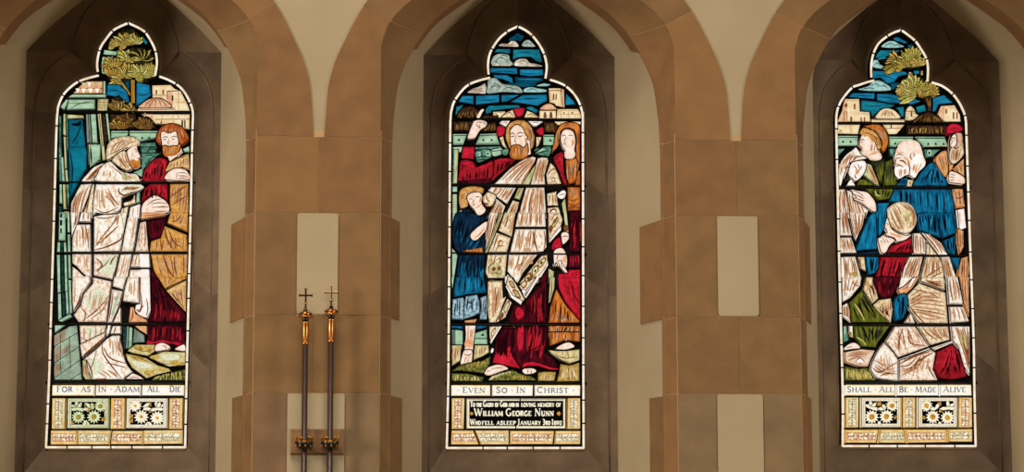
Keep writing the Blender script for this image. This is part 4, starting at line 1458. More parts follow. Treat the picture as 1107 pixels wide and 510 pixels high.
ART_RIGHT = """
P sky|blue sky with pale teal clouds
@ 20
F SB 460,142 500,135 572,176 540,180 480,162
F SD 580,190 600,185 610,205 592,205
S CT 374,206 420,165 470,162 500,180 546,206 450,216
d dg 6 400,200 440,180 480,195
d dg 5 460,205 490,190 520,205
F ST 370,228 520,228 490,250 400,280 335,286 345,255
F ST 345,290 400,270 420,290 360,300
S CT 315,352 315,306 350,298 370,330 412,352 390,366
d dg 6 325,340 345,320 370,345
F SB 315,376 540,380 572,402 500,422 470,460 420,472 370,430 315,436
d SD 9 330,410 400,415 470,440
F SB 610,376 650,374 652,400 615,402
F SB 560,190 590,200 640,240 600,230
@ 90
S CT 205,46 280,20 320,-12 370,-16 440,22 440,54 300,60
d dg 6 230,45 290,35 330,40
d dg 6 300,20 340,5 370,25
d dg 6 370,20 400,20 425,40
F SD 440,0 510,-5 482,42 450,48
F SB 170,70 330,70 326,116 230,110 138,100
F SB 345,75 450,75 525,100 530,146 440,146 345,126
F SB 545,100 620,112 662,132 600,155 545,150
F ST 230,120 330,130 482,156 440,180 372,190 312,246 300,210 230,200
F ST 480,176 540,165 540,242 520,242 500,200
F ST 622,172 690,152 702,202 640,216
F SB 748,104 830,84 892,142 790,156 770,200 745,208
d SD 8 190,95 250,90 320,95
d SD 8 360,100 440,105 520,125
d SD 8 250,160 320,165 420,160
P foliage|olive leaved tree with a brown trunk over a dark bush
@ 20
F LD 380,310 450,265 520,255 570,215 640,240 680,330 660,360 600,370 540,365 500,370 430,350
V LO/LF 116 32 500,345 105,215,9
V LF/LY 130 30 580,350 15,160,9
V LO/LY 80 28 640,340 20,150,5
V LF/LO 70 26 530,360 40,200,6
V LF 90 26 600,290 30,150,5
F CR 575,386 602,395 602,414 585,412
F LO 660,380 676,376 676,410 662,410
@ 90
F LD 470,40 560,-30 640,-50 740,-10 815,60 740,85 640,108 540,70
V LY/LF 140 34 625,100 95,200,7
V LF/LO 140 34 650,100 0,90,6
V LF/LY 90 30 600,30 20,160,7
V LO/LF 80 28 720,60 -20,150,7
V LY/LO 70 28 540,55 60,210,6
V LF 70 26 660,50 10,170,5
F BD 680,104 735,95 738,150 736,206 704,206 712,160 684,126
h LB 4 7 695,110 715,200|728,110 730,200
F BD 590,286 650,230 720,205 780,240 822,286
h LB 16 7 600,285 660,235|810,285 760,235
h bk 10 6 610,285 670,240|800,285 750,235
F BD 560,305 842,305 836,372 560,372
h LB 20 8 565,370 580,310|830,370 820,310
h GY 9 6 570,365 590,315|700,365 700,315
h bk 14 6 570,370 575,310|830,370 835,310
P city_buildings|cream flat roofed houses with a ribbed dome
@ 90
F BU 90,202 110,115 216,115 222,205 290,210 296,282 60,282 72,240
f BP 92,200 105,140 130,140 130,280 62,280
f br 176,152 188,152 188,192 176,192
f br 110,150 130,150 130,175 108,175
f br 150,245 164,245 164,280 150,280
f br 224,248 234,248 234,280 224,280
f br 248,248 258,248 258,280 248,280
d br 6 105,280 108,220 118,205
d br 6 128,280 126,215 118,205
D bl 5 110,130 215,130
D bl 5 225,225 290,225
S BU 340,258 350,215 390,185 440,185 485,210 506,258
h br 8 6 355,252 415,190|495,252 435,190
F BU 308,260 540,262 540,286 304,286
D br 5 312,268 536,270
S CR 545,240 550,195 580,165 610,185 625,220 642,236 602,270 548,272
f br 585,205 598,205 598,245 585,245
D br 5 552,205 620,205
D bl 5 570,215 568,265
P city_buildings#2|square cream and pink house
F BU 780,216 802,165 902,160 942,230 946,282 832,282 784,238
f BP 784,220 804,170 830,168 830,270 800,250
f br 836,188 848,188 848,222 836,222
f br 888,212 900,212 900,262 888,262
f br 914,212 924,212 924,262 914,262
d bl 5 850,180 900,178
P city_buildings
F BU 60,300 222,300 205,372 58,368
d br 6 70,365 80,340 90,365
D bl 5 155,302 155,365
F BU 390,300 542,300 505,350 482,372 425,372
f br 440,302 450,302 450,325 440,325
D br 5 400,330 520,325
P green_frieze|pale green carved wall
@ 90
F GN 60,380 205,380 205,456 60,456
D dg 6 65,395 200,395
f bk 88,432 98,412 110,432
f bk 142,432 152,412 164,432
P green_frieze#2|pale green carved wall
F GN 430,386 605,386 600,416 560,416 512,430 480,465 432,460
D dg 6 435,400 600,400
f bk 464,445 474,425 486,445
F GN 620,386 830,386 852,460 680,465 645,430
D dg 6 625,400 830,400
f bk 645,448 655,428 665,448
f bk 700,448 712,428 722,448
f bk 755,448 765,428 777,448
f bk 812,448 822,428 834,448
D CG 6 680,456 845,455
P green_frieze
F GM 60,475 112,475 72,520 60,520
P green_frieze#2
F GM 680,478 800,480 765,510 750,530 690,540
s GN 705,490 730,485 735,520 710,525
s bk 712,500 722,495 726,512 716,516
F GM 430,475 470,475 465,520 440,530
P capped_youth|fair youth in an orange cap, white mantle and olive tunic
@ 160
S W 64,242 70,130 110,60 160,20 195,0 232,52 272,78 200,95 150,110 112,180 82,278
H br 7 9 75,200 95,100 160,30|190,80 215,60 245,72
d br 8 80,140 140,140 110,150
f PK 70,120 120,110 130,135 75,150
F OD 290,96 400,80 402,150 386,250 362,272 332,172
h OL 5 8 330,110 360,250|395,100 380,240
F OL 404,100 450,80 466,150 492,272 396,276 388,256
h OD 7 9 410,120 400,265|450,100 480,260
F CG 268,112 302,122 360,272 330,268 238,192
H br 4 7 270,125 335,260|295,130 352,260
F OL 215,230 250,225 322,272 200,272
F OD 105,250 135,180 150,230 118,245
F W 120,276 140,240 160,225 186,274
F OL 262,296 462,296 432,370 352,382 312,342
h OD 8 9 275,300 330,350|450,300 420,365
d LY 10 330,310 340,340 370,350
F W 60,300 112,300 142,430 150,507 66,507
H br 5 10 75,310 75,500|110,310 140,500
F W 124,302 162,320 172,382 232,412 282,452 260,507 158,507 132,382
H br 7 10 135,320 170,500|230,420 260,480
@ 230
F W 74,0 122,0 162,166 74,166
H br 5 10 85,5 85,160|120,5 150,160
F W 74,180 156,178 196,292 74,294
H br 6 10 85,185 85,290|155,185 185,285
F W 140,0 262,0 242,82 192,202 170,150
H br 6 10 150,5 185,190|250,10 205,160
F W 80,320 186,316 232,480 200,507 80,507
H br 7 10 90,325 90,500|185,325 225,480
s GY 150,435 190,430 200,455 160,460
d WP 16 155,480 190,488 230,480
F CR 204,320 252,320 262,420 222,402
d br 8 215,330 230,400
@ 300
F W 88,0 232,0 222,62 150,150 90,180
H br 6 10 100,5 100,160|220,10 160,120
d WP 16 110,100 150,110 180,90
d br 8 160,30 190,60 215,60
F CR 262,0 312,0 352,150 308,192 240,92
h br 5 8 265,30 310,180|310,20 345,140
h bk 5 6 285,40 300,80|320,100 330,150
F CR 310,202 352,162 442,150 456,232 442,326 372,272
h br 8 9 325,205 400,290|440,165 440,310
h bk 6 6 350,200 360,240|430,240 440,300
d CG 9 315,200 380,280 430,325
F OL 140,182 232,90 302,202 432,326 162,326
h OD 10 12 160,190 200,320|250,120 400,320
h bk 4 8 200,130 240,320|260,150 360,320
d LY 12 180,190 220,250 250,310
F W 92,202 130,182 152,326 92,282
H br 4 9 100,210 100,280|130,200 145,310
F W 140,350 166,350 170,432 142,422
s GY 142,400 155,395 165,425 148,430
F OL 178,350 432,350 342,480 332,507 232,500 182,432
h OD 10 11 190,355 240,490|420,355 330,480
h bk 5 8 230,355 290,490|380,355 340,470
d LY 10 190,430 240,460 260,490
P capped_youth/cap
@ 90
S OR 248,314 310,300 370,308 412,360 425,420 412,470 395,500 372,480 378,430 350,378 310,340 260,322
h br 7 7 290,310 380,430|390,330 415,430
P capped_youth/hair
S HG 214,360 240,325 292,335 335,362 365,415 372,470 345,482 330,440 310,390 270,380 235,370
h br 6 7 230,350 270,370|330,360 360,470
P capped_youth/face
S SK 220,405 236,372 280,376 312,400 335,450 345,480 372,520 368,552 312,560 272,530 235,512 222,492 228,470 212,450
d br 7 222,418 238,410 252,418
d br 6 226,428 240,432
d br 6 240,470 225,474 238,490
d br 7 224,490 240,492
d SO 16 280,520 320,510 360,490
h bl 4 8 300,420 290,500|330,450 330,510
l HG 30 228,372 262,352 300,372 330,398 348,430 356,470
l HG 16 245,385 275,378 300,400 318,430
d br 7 235,366 275,362 310,390
d br 7 300,372 335,410 345,460
d br 6 320,380 352,420 362,470
P capped_youth/hand
@ 160
S WP 134,192 150,122 182,100 250,96 266,140 240,200 192,242 160,222
d br 7 170,130 190,150 195,180
d br 7 200,120 215,150 205,185
d br 6 230,130 225,165
d br 8 180,190 185,215 195,225
s SO 185,165 205,160 205,190 188,190
P capped_youth/hand#2
S SK 154,302 200,310 265,320 302,352 332,402 332,466 280,442 230,402 168,372 192,360 170,335
d br 7 170,312 215,330 245,350
d br 7 175,335 220,355 245,370
d br 7 180,365 220,378 250,385
P capped_youth/foot
@ 350
S SK 105,172 150,140 190,140 222,176 160,186 108,192
d br 6 120,175 160,165
P bald_elder|bald white bearded man in a blue robe
@ 160
F BL 480,268 522,225 562,215 556,276 470,276
H nv 4 8 490,260 545,225|540,275 555,240
F CR 560,230 606,236 590,282 555,282
d br 7 575,240 580,275
S BL 608,277 620,230 700,130 752,110 800,180 852,272 730,277
H nv 8 10 640,260 720,140|840,260 780,160
h BT 6 9 640,220 720,130|820,240 780,160
F BL 460,300 872,300 892,380 902,507 622,507 600,450 560,410 500,396 430,390 450,330
H nv 14 11 480,310 480,390|880,320 890,500
h BT 10 10 600,310 620,480|860,320 870,500
F BT 346,400 430,398 402,450 400,507 268,507 312,465 345,460
h BL 6 10 355,410 340,505|415,410 395,500
@ 230
F BT 188,272 230,150 290,20 332,0 342,262 250,272
h BL 8 11 220,260 300,40|330,250 325,20
F BT 350,0 408,0 402,100 365,165 350,150
H nv 3 8 360,5 360,140|400,5 395,100
F BL 630,10 700,0 772,0 782,100 800,180 720,160 642,130 630,80
H nv 10 10 640,20 660,120|770,10 780,160
h BT 6 9 640,60 680,130|760,20 740,140
F BL 790,0 902,0 912,150 816,186 790,100
H nv 5 11 800,5 820,170|895,5 905,145
h BT 3 10 830,10 840,160|880,10 890,140
F BL 820,202 906,165 906,302 850,292
H nv 4 10 840,205 860,285|900,190 900,295
F BL 868,325 940,325 920,410 900,380
F BN 200,290 350,280 350,296 220,300
F BT 265,320 350,320 350,400 322,440 282,450 265,380
H nv 5 9 280,325 290,440|345,330 320,430
P bald_elder/head
@ 160
S SK 470,115 464,60 482,5 520,-42 590,-54 650,-22 676,60 692,120 640,180 612,222 576,204 545,205 502,227 470,202 462,160
d SO 12 480,30 500,40 530,35
d bk 7 476,62 500,50 530,60
d bk 6 478,74 495,78 512,72
d br 8 486,78 466,112 490,122
d br 12 500,95 530,100 550,125
d br 8 585,40 580,70 595,95
d br 7 600,35 610,60 595,90
d SO 14 530,70 560,90 575,130
P bald_elder/beard
s WP 470,158 500,136 545,140 566,136 574,175 560,196 540,203 502,224 472,200
s WP 588,100 604,70 640,45 672,85 684,130 640,176 612,218 582,196 578,140
D bk 6 575,185 566,205
d br 9 478,138 500,128 530,145
d br 10 560,105 575,150 570,200
h bl 8 7 485,160 500,220|560,150 555,200
h SO 6 9 600,110 590,200|670,110 620,190
P turbaned_woman|kneeling woman in a white turban, crimson sleeve and white mantle
@ 230
F RD 408,292 440,240 500,220 592,180 597,292
h dr 8 9 430,285 490,230|590,285 585,200
d RB 18 450,280 500,240 570,210
F RD 364,320 562,320 512,440 492,507 318,507 350,400
h dr 9 12 375,330 340,500|545,330 490,500
d RB 20 420,330 400,400 380,450
d RB 14 500,330 480,400 470,430
F W 602,150 650,150 690,200 690,302 600,302
H br 5 9 610,160 610,295|670,180 680,295
F W 652,143 720,160 802,220 852,312 782,312 722,230
H br 4 9 670,150 730,220 790,305|730,165 800,230 845,305
F CW 702,222 780,312 690,312
d br 8 715,240 720,300
F W 572,320 670,320 642,450 602,507 510,507 530,400
H br 7 11 580,330 520,490|660,330 600,490
F CW 692,320 780,320 822,380 822,507 642,507 662,430
H br 8 10 700,330 660,480|790,340 810,450
d br 10 660,490 730,440 810,390
d br 9 690,500 750,460 815,430
F W 796,320 862,320 922,507 836,507
H br 5 10 805,325 845,500|855,325 910,500
@ 300
S RK 320,0 500,0 492,60 440,142 382,150 332,90
h RD 5 12 340,10 360,130|470,10 430,130
h dr 6 12 350,10 370,140|490,10 450,120
F W 510,0 600,0 560,40 520,80 492,88
F CW 640,42 832,112 850,332 640,332 570,232 558,130 622,62
H br 8 10 570,140 700,130 830,140|610,260 730,290 845,320
H br 7 9 580,130 660,70|570,230 680,180
d br 13 575,210 620,270 680,330
d br 10 600,90 700,110 790,150
h bl 10 9 590,120 720,90 820,120|620,280 720,310 840,300
F CW 660,0 822,0 828,96 650,30
H br 5 10 680,15 740,30 820,20|700,40 760,60 820,80
F W 842,0 920,0 960,194 856,194
H br 4 11 850,5 870,185|910,5 945,185
F W 862,212 962,212 1002,320 870,330
H br 4 11 875,220 885,320|950,220 985,315
F WM 540,326 582,260 612,330
d br 8 570,290 580,325
@ 350
F WM 460,32 470,20 612,20 712,166 490,246 400,130
H br 5 10 480,40 480,220|600,30 690,160
d br 12 560,40 580,140 690,160
d br 10 520,40 495,140 500,220
h bl 6 9 440,100 500,230|620,60 690,150
F W 390,136 460,212 490,262 490,412 400,406 330,392 290,332 302,280 342,200
H br 4 9 320,310 400,375 480,350|320,260 400,290 480,280
d br 13 310,320 360,350 480,280
d br 10 360,380 410,360 480,365
h bl 7 9 350,220 380,380|450,240 480,390
F WM 500,266 722,186 762,212 742,330 772,402 770,412 500,412
H br 5 10 510,300 560,300 620,240|520,380 640,320 700,210
d br 15 505,290 600,240 720,200
d br 13 600,330 640,270 740,210
d br 10 700,290 720,340 755,400
h bl 8 10 520,330 540,400|730,230 700,330
F CW 632,20 850,20 862,120 752,150 720,158
H br 7 11 650,30 700,80 780,130|840,30 840,70 855,110
F W 502,256 716,176 720,184 502,262
F W 736,172 870,126 882,142 762,192
d br 6 750,178 870,138
F RD 770,202 880,150 922,190 985,382 882,406 790,392 745,322
h dr 9 12 860,170 770,380|915,200 960,380
h RB 4 9 850,190 790,330|900,200 920,330
F W 872,20 1006,20 1006,372 962,312 922,172 884,128
H br 8 12 890,30 960,200 1000,360|990,30 1000,150 1000,300
h CG 3 10 920,60 960,180|990,60 995,200
P turbaned_woman/turban
@ 230
S CW 408,20 415,-20 450,-55 505,-72 570,-60 612,-5 626,60 602,120 560,156 500,146 440,108 418,60
H br 6 8 425,-10 460,90 520,140|480,-60 520,0 540,140
H br 5 8 500,-60 570,0 575,130|570,-50 610,20 600,110
s GE 510,10 570,-10 590,60 540,90
H br 4 6 520,20 545,80|570,10 575,70
P turbaned_woman/face
S SK 402,62 415,42 440,112 480,148 545,168 592,160 545,200 482,215 462,188 402,166 410,140 392,108
d SO 18 430,150 470,168 520,180
d br 6 408,80 420,90
d br 6 398,118 410,124
d br 6 406,148 416,146
P turbaned_woman/hand#1
S SK 344,192 362,180 380,165 410,180 440,184 468,206 430,242 402,292 368,292 352,240
d br 6 375,180 390,210 400,220
d br 6 400,190 415,215 425,220
d br 6 360,200 380,225
@ 300
P turbaned_woman/hand#2
S SO 488,92 540,60 602,0 640,0 592,80 522,136
d br 6 520,90 560,70 600,20
F SK 590,10 625,0 580,75 555,75
P turbaned_woman/blue_sleeve
S BL 456,210 472,150 500,125 546,120 562,190 532,290 472,312
H nv 5 11 475,150 480,300|540,140 530,270
d BT 14 490,180 485,240 490,300
P red_capped_man|bearded man in a red cap and pale orange robe at the edge
@ 160
S OP 754,92 790,40 836,25 846,80 852,160 832,218 790,172
H br 6 8 770,80 810,190|835,50 845,150
F OP 888,150 962,78 966,212 920,182
H br 4 8 900,150 925,180|955,100 955,190
F OP 855,130 890,120 875,165 855,170
F OP 888,300 955,300 970,430 900,436
H br 6 9 895,310 900,425|950,310 965,420
d br 9 900,360 930,370 960,350
F WP 914,450 966,440 980,580 930,600
d SO 12 930,470 935,540
@ 230
F OP 918,118 960,135 962,250 932,302 915,202
H br 4 9 925,130 925,280|955,150 950,250
F OP 940,332 992,320 992,507 930,507 918,450
H br 6 10 945,340 930,500|985,330 985,500
@ 300
F OP 926,0 1002,0 1002,282 960,190
H br 6 10 935,10 965,170|995,10 995,250
F CW 1010,0 1010,0 1010,10
P red_capped_man/cap
@ 90
S RB 834,354 850,312 890,298 940,312 952,350 900,366 842,376
d RD 10 850,350 890,330 940,345
P red_capped_man/face
S SH 862,410 882,372 945,366 957,430 957,507 868,507 856,462
S SK 866,410 884,378 905,380 910,440 890,470 860,462
d br 7 870,408 885,402 900,408
d br 6 868,420 884,424
d br 6 885,430 860,456 876,460
d br 8 868,475 885,470
P red_capped_man/beard
@ 160
S CW 854,62 862,20 880,-2 905,10 950,-10 962,55 902,120 862,112
H br 7 8 870,20 870,105|945,10 920,100
P red_capped_man/hand
S SK 850,216 860,176 900,180 962,216 966,265 900,262 856,250
d br 6 862,195 885,200 900,205
d br 6 858,215 880,220 895,222
d br 6 858,235 880,240 895,240
P ground|pink stones over a tuft of yellow grass
@ 350
F GP 105,206 222,184 322,194 292,262 272,312 202,310 110,280
h br 6 9 120,220 200,205 300,210|120,275 200,250 280,260
s WP 190,270 220,255 240,275 215,290
d br 7 180,280 215,250 250,280
d br 6 200,295 215,285 230,300
F GM 92,20 122,20 135,120 92,140
F GN 95,20 115,20 120,70 95,90
F GS 105,306 200,326 270,320 285,360 312,390 332,412 105,412
h LY 16 8 115,410 120,320|310,405 265,330
h GY 10 9 140,405 130,330|300,405 250,330
@ 412
P inscription_pane#1|white glass lettered with black capitals
F TX 105,30 465,28 465,108 105,108
D YB 6 110,32 460,32
D YB 6 110,102 460,102
P inscription_pane#1/lettering|black roman capitals
T INK 42 338 120,82 S[HALL] * A[LL]
P inscription_pane#2|white glass lettered with black capitals
F TX 478,28 778,28 778,108 478,108
D YB 6 484,32 774,32
P inscription_pane#2/lettering|black roman capitals
T INK 42 270 494,82 B[E] * M[ADE]
P inscription_pane#3|white glass lettered with black capitals
F TX 792,28 1012,28 1015,108 792,108
D YB 6 796,32 1008,32
P inscription_pane#3/lettering|black roman capitals
T INK 42 164 812,82 A[LIVE]
P ornament_strip#1|cream and green glass strips painted with scrolls
O YB OG v 5 108,120 205,120 205,335 108,335
P ornament_strip#2|cream and green glass strips painted with scrolls
O YB OG v 5 518,120 612,120 612,335 518,335
P ornament_strip#3|cream and green glass strips painted with scrolls
O YB OB v 5 920,120 1018,120 1020,335 918,335
P ornament_strip#4|cream and green glass strips painted with scrolls
O OY OB u 4 108,350 345,348 328,448 108,448
P ornament_strip#5|cream and green glass strips painted with scrolls
O YB OG u 4 360,348 525,348 540,448 345,448
P ornament_strip#6|cream and green glass strips painted with scrolls
O OY OB u 5 540,348 832,348 835,445 555,448
P ornament_strip#7|cream and green glass strips painted with scrolls
O YB OG u 4 850,348 1018,345 1018,440 848,440
"""
# ------------------------------------------------------------------ stone and plaster
PLASTER = solid('cream_plaster', 'a49275', .85, col2='9a886b', scale=3, bump=.15, bscale=60, spec=.15)
STONES = [solid('sandstone_a', '82623f', .9, col2='725639', scale=9, bump=.35, bscale=120, spec=.1),
          solid('sandstone_b', '815e3d', .9, col2='735336', scale=11, bump=.35, bscale=120, spec=.1),
          solid('sandstone_c', '886440', .9, col2='7a593a', scale=8, bump=.35, bscale=120, spec=.1),
          solid('sandstone_d', '7e5f3e', .9, col2='715438', scale=10, bump=.35, bscale=120, spec=.1)]
GREYST = [solid('grey_sandstone', '826a4d', .9, col2='735d44', scale=9, bump=.35, bscale=120, spec=.1), solid('brown_sandstone', '80644a', .9, col2='71573f', scale=8, bump=.35, bscale=120, spec=.1)]
JAMB = solid('jamb_sandstone', '75614e', .92, col2='5c4c3e', scale=9, bump=.35, bscale=110, spec=.1)
JAMBS = [JAMB, solid('jamb_sandstone_b', '7c6752', .92, col2='63523f', scale=8, bump=.35, bscale=110, spec=.1), solid('jamb_sandstone_c', '6d5947', .92, col2='57473a', scale=10, bump=.35, bscale=110, spec=.1)]
MORTAR = solid('lime_mortar', 'a98a62', .95, spec=.1)
FLOORM = solid('floor_flagstone', '8a7a64', .7, col2='786a56', scale=4, bump=.2)

BAY = 1.6057; HB = BAY/2
def resample(pts, n):
    d = [0]
    for a, b in zip(pts, pts[1:]): d.append(d[-1]+math.dist(a, b))
    out = []
    for i in range(n+1):
        t = d[-1]*i/n; k = 0
        while k < len(d)-2 and d[k+1] < t: k += 1
        s = (t-d[k])/((d[k+1]-d[k]) or 1)
        out.append(tuple(a*(1-s)+b*s for a, b in zip(pts[k], pts[k+1])))
    return out
NS = (14, 18, 16)
def half(segs):
    out = []
    for sg, n in zip(segs, NS):
        r = resample(sg, n); out += r if not out else r[1:]
    return out
def sm(p): return spline(p, False, 8)
ZB = 1.72          # where the openings end below the picture
F_arch = sm([(.567, 3.515), (.543, 3.590), (.497, 3.652), (.446, 3.698), (.33, 3.79), (.17, 3.895), (0, 3.99)])
F_seg = ([(.568, ZB), (.568, 3.36)], [(.568, 3.36), (.567, 3.515)], F_arch)
I_arch = sm([(.522, 3.16), (.518, 3.24), (.508, 3.331), (.489, 3.42), (.432, 3.54), (.358, 3.642), (.268, 3.716), (.14, 3.80), (0, 3.865)])
def cut(pts, z):
    for i in range(len(pts)-1):
        if pts[i][1] <= z <= pts[i+1][1]:
            s = (z-pts[i][1])/(pts[i+1][1]-pts[i][1]); q = (pts[i][0]*(1-s)+pts[i+1][0]*s, z)
            return pts[:i+1]+[q], [q]+pts[i+1:]
ia, ib = cut(I_arch, 3.36); ib1, ib2 = cut(ib, 3.52)
I_seg = ([(.522, ZB+.02), (.522, 3.16)]+ia[1:], ib1, ib2)
P_up = [(.392, 3.595)] + sm([(.342, 3.650), (.285, 3.708), (.16, 3.818), (.08, 3.88), (0, 3.93)])
P_seg = ([(.394, 1.86), (.393, 3.36)], [(.393, 3.36), (.392, 3.595)], P_up)
Q_seg = ([(.366, 1.893), (.362, 3.33)], sm([(.362, 3.33), (.357, 3.40), (.334, 3.487), (.277, 3.561), (.216, 3.607)]), sm([(.216, 3.607), (.205, 3.665), (.163, 3.772), (.09, 3.852), (0, 3.905)]))
E_arch = sm([(.782, 3.16), (.778, 3.22), (.768, 3.35), (.744, 3.445), (.705, 3.535), (.659, 3.628), (.615, 3.698), (.50, 3.85), (.30, 4.03), (0, 4.25)])
FH, IH, PH, QH = half(F_seg), half(I_seg), half(P_seg), half(Q_seg)

def loft(mb, A, ya, B, yb, mat, xc, sg, rows=None, smooth=False):
    n = len(A); v = [(xc+sg*p[0], ya(p) if callable(ya) else ya, p[1]) for p in A] + [(xc+sg*p[0], yb(p) if callable(yb) else yb, p[1]) for p in B]
    mb.add(v, [[i, i+1, n+i+1, n+i] for i in range(n-1) if rows is None or rows(A[i], A[i+1])], mat, smooth)

wall = MB()
for w in (-1, 0, 1):
    for sg in (-1, 1):
        xc = w*BAY
        outer = [(HB, z) for z in (ZB, 3.36)], [(HB, 3.36), (HB, 3.8)], [(HB, 3.8), (HB, 5.2), (0, 5.2)]
        if w*sg == 1: outer = [(1.9, z) for z in (ZB, 3.36)], [(1.9, 3.36), (1.9, 3.8)], [(1.9, 3.8), (1.9, 5.2), (0, 5.2)]
        Fo = [(x+.006, z) for x, z in FH]
        loft(wall, Fo, .005, half(outer), .005, PLASTER, xc, sg)
xe = BAY+1.9
wall.add([(-xe, .005, 0), (xe, .005, 0), (xe, .005, ZB), (-xe, .005, ZB)], [(0, 1, 2, 3)], PLASTER)
WALL = wall.build('wall_back')
tag(WALL, kind='structure', label='cream plastered wall with sandstone arches round three lancet windows', cat='wall')

# piers, arches and quoins
ZJ = (3.155, 2.862, 2.470, 2.178)
G_ = .0016
def rr(x0, z0, x1, z1, r=.012, n=4):
    o = []
    for cx, cz, a in ((x1-r, z1-r, 0), (x0+r, z1-r, 90), (x0+r, z0+r, 180), (x1-r, z0+r, 270)):
        o += [(cx+r*math.cos(math.radians(a+90*k/n)), cz+r*math.sin(math.radians(a+90*k/n))) for k in range(n+1)]
    return o
def rect(x0, z0, x1, z1): return [(x0, z0), (x1, z0), (x1, z1), (x0, z1)]
def pier(xc, hb1, hb2, split):
    m = MB(); p = MB(); hw = HB-.568
    m.prism(rect(xc-hw-.004, ZB-.1, xc+hw+.004, 3.18), .0035, .02, MORTAR)
    st = lambda: rnd.choice(STONES)
    def blk(x0, z0, x1, z1): m.prism(rect(xc+x0+G_*(x0 > -hw+.01), z0+G_, xc+x1-G_*(x1 < hw-.01), z1-G_), 0, .01, st())
    blk(-hw, ZJ[1], 0, ZJ[0]); blk(0, ZJ[1], hw, ZJ[0])
    blk(-hw, ZJ[2], -hb1, ZJ[1]); blk(hb1, ZJ[2], hw, ZJ[1])
    blk(-hw, ZJ[3], split, ZJ[2]); blk(split, ZJ[3], hw, ZJ[2])
    st = lambda: GREYST[rnd.randrange(2)]
    blk(-hw, ZB-.1, -hb2, ZJ[3]); blk(hb2, ZB-.1, hw, ZJ[3])
    p.prism(rr(xc-hb1+.001, ZJ[2]+.004, xc+hb1-.001, ZJ[1]-.004), -.004, .01, PLASTER)
    p.prism(rr(xc-hb2+.001, ZB-.1, xc+hb2-.001, ZJ[3]-.004), -.004, .01, PLASTER)
    m.build('stone_pier', WALL); p.build('plaster_block', WALL)
pier(-HB, .078, .108, -.015); pier(HB, .079, .088, .0)

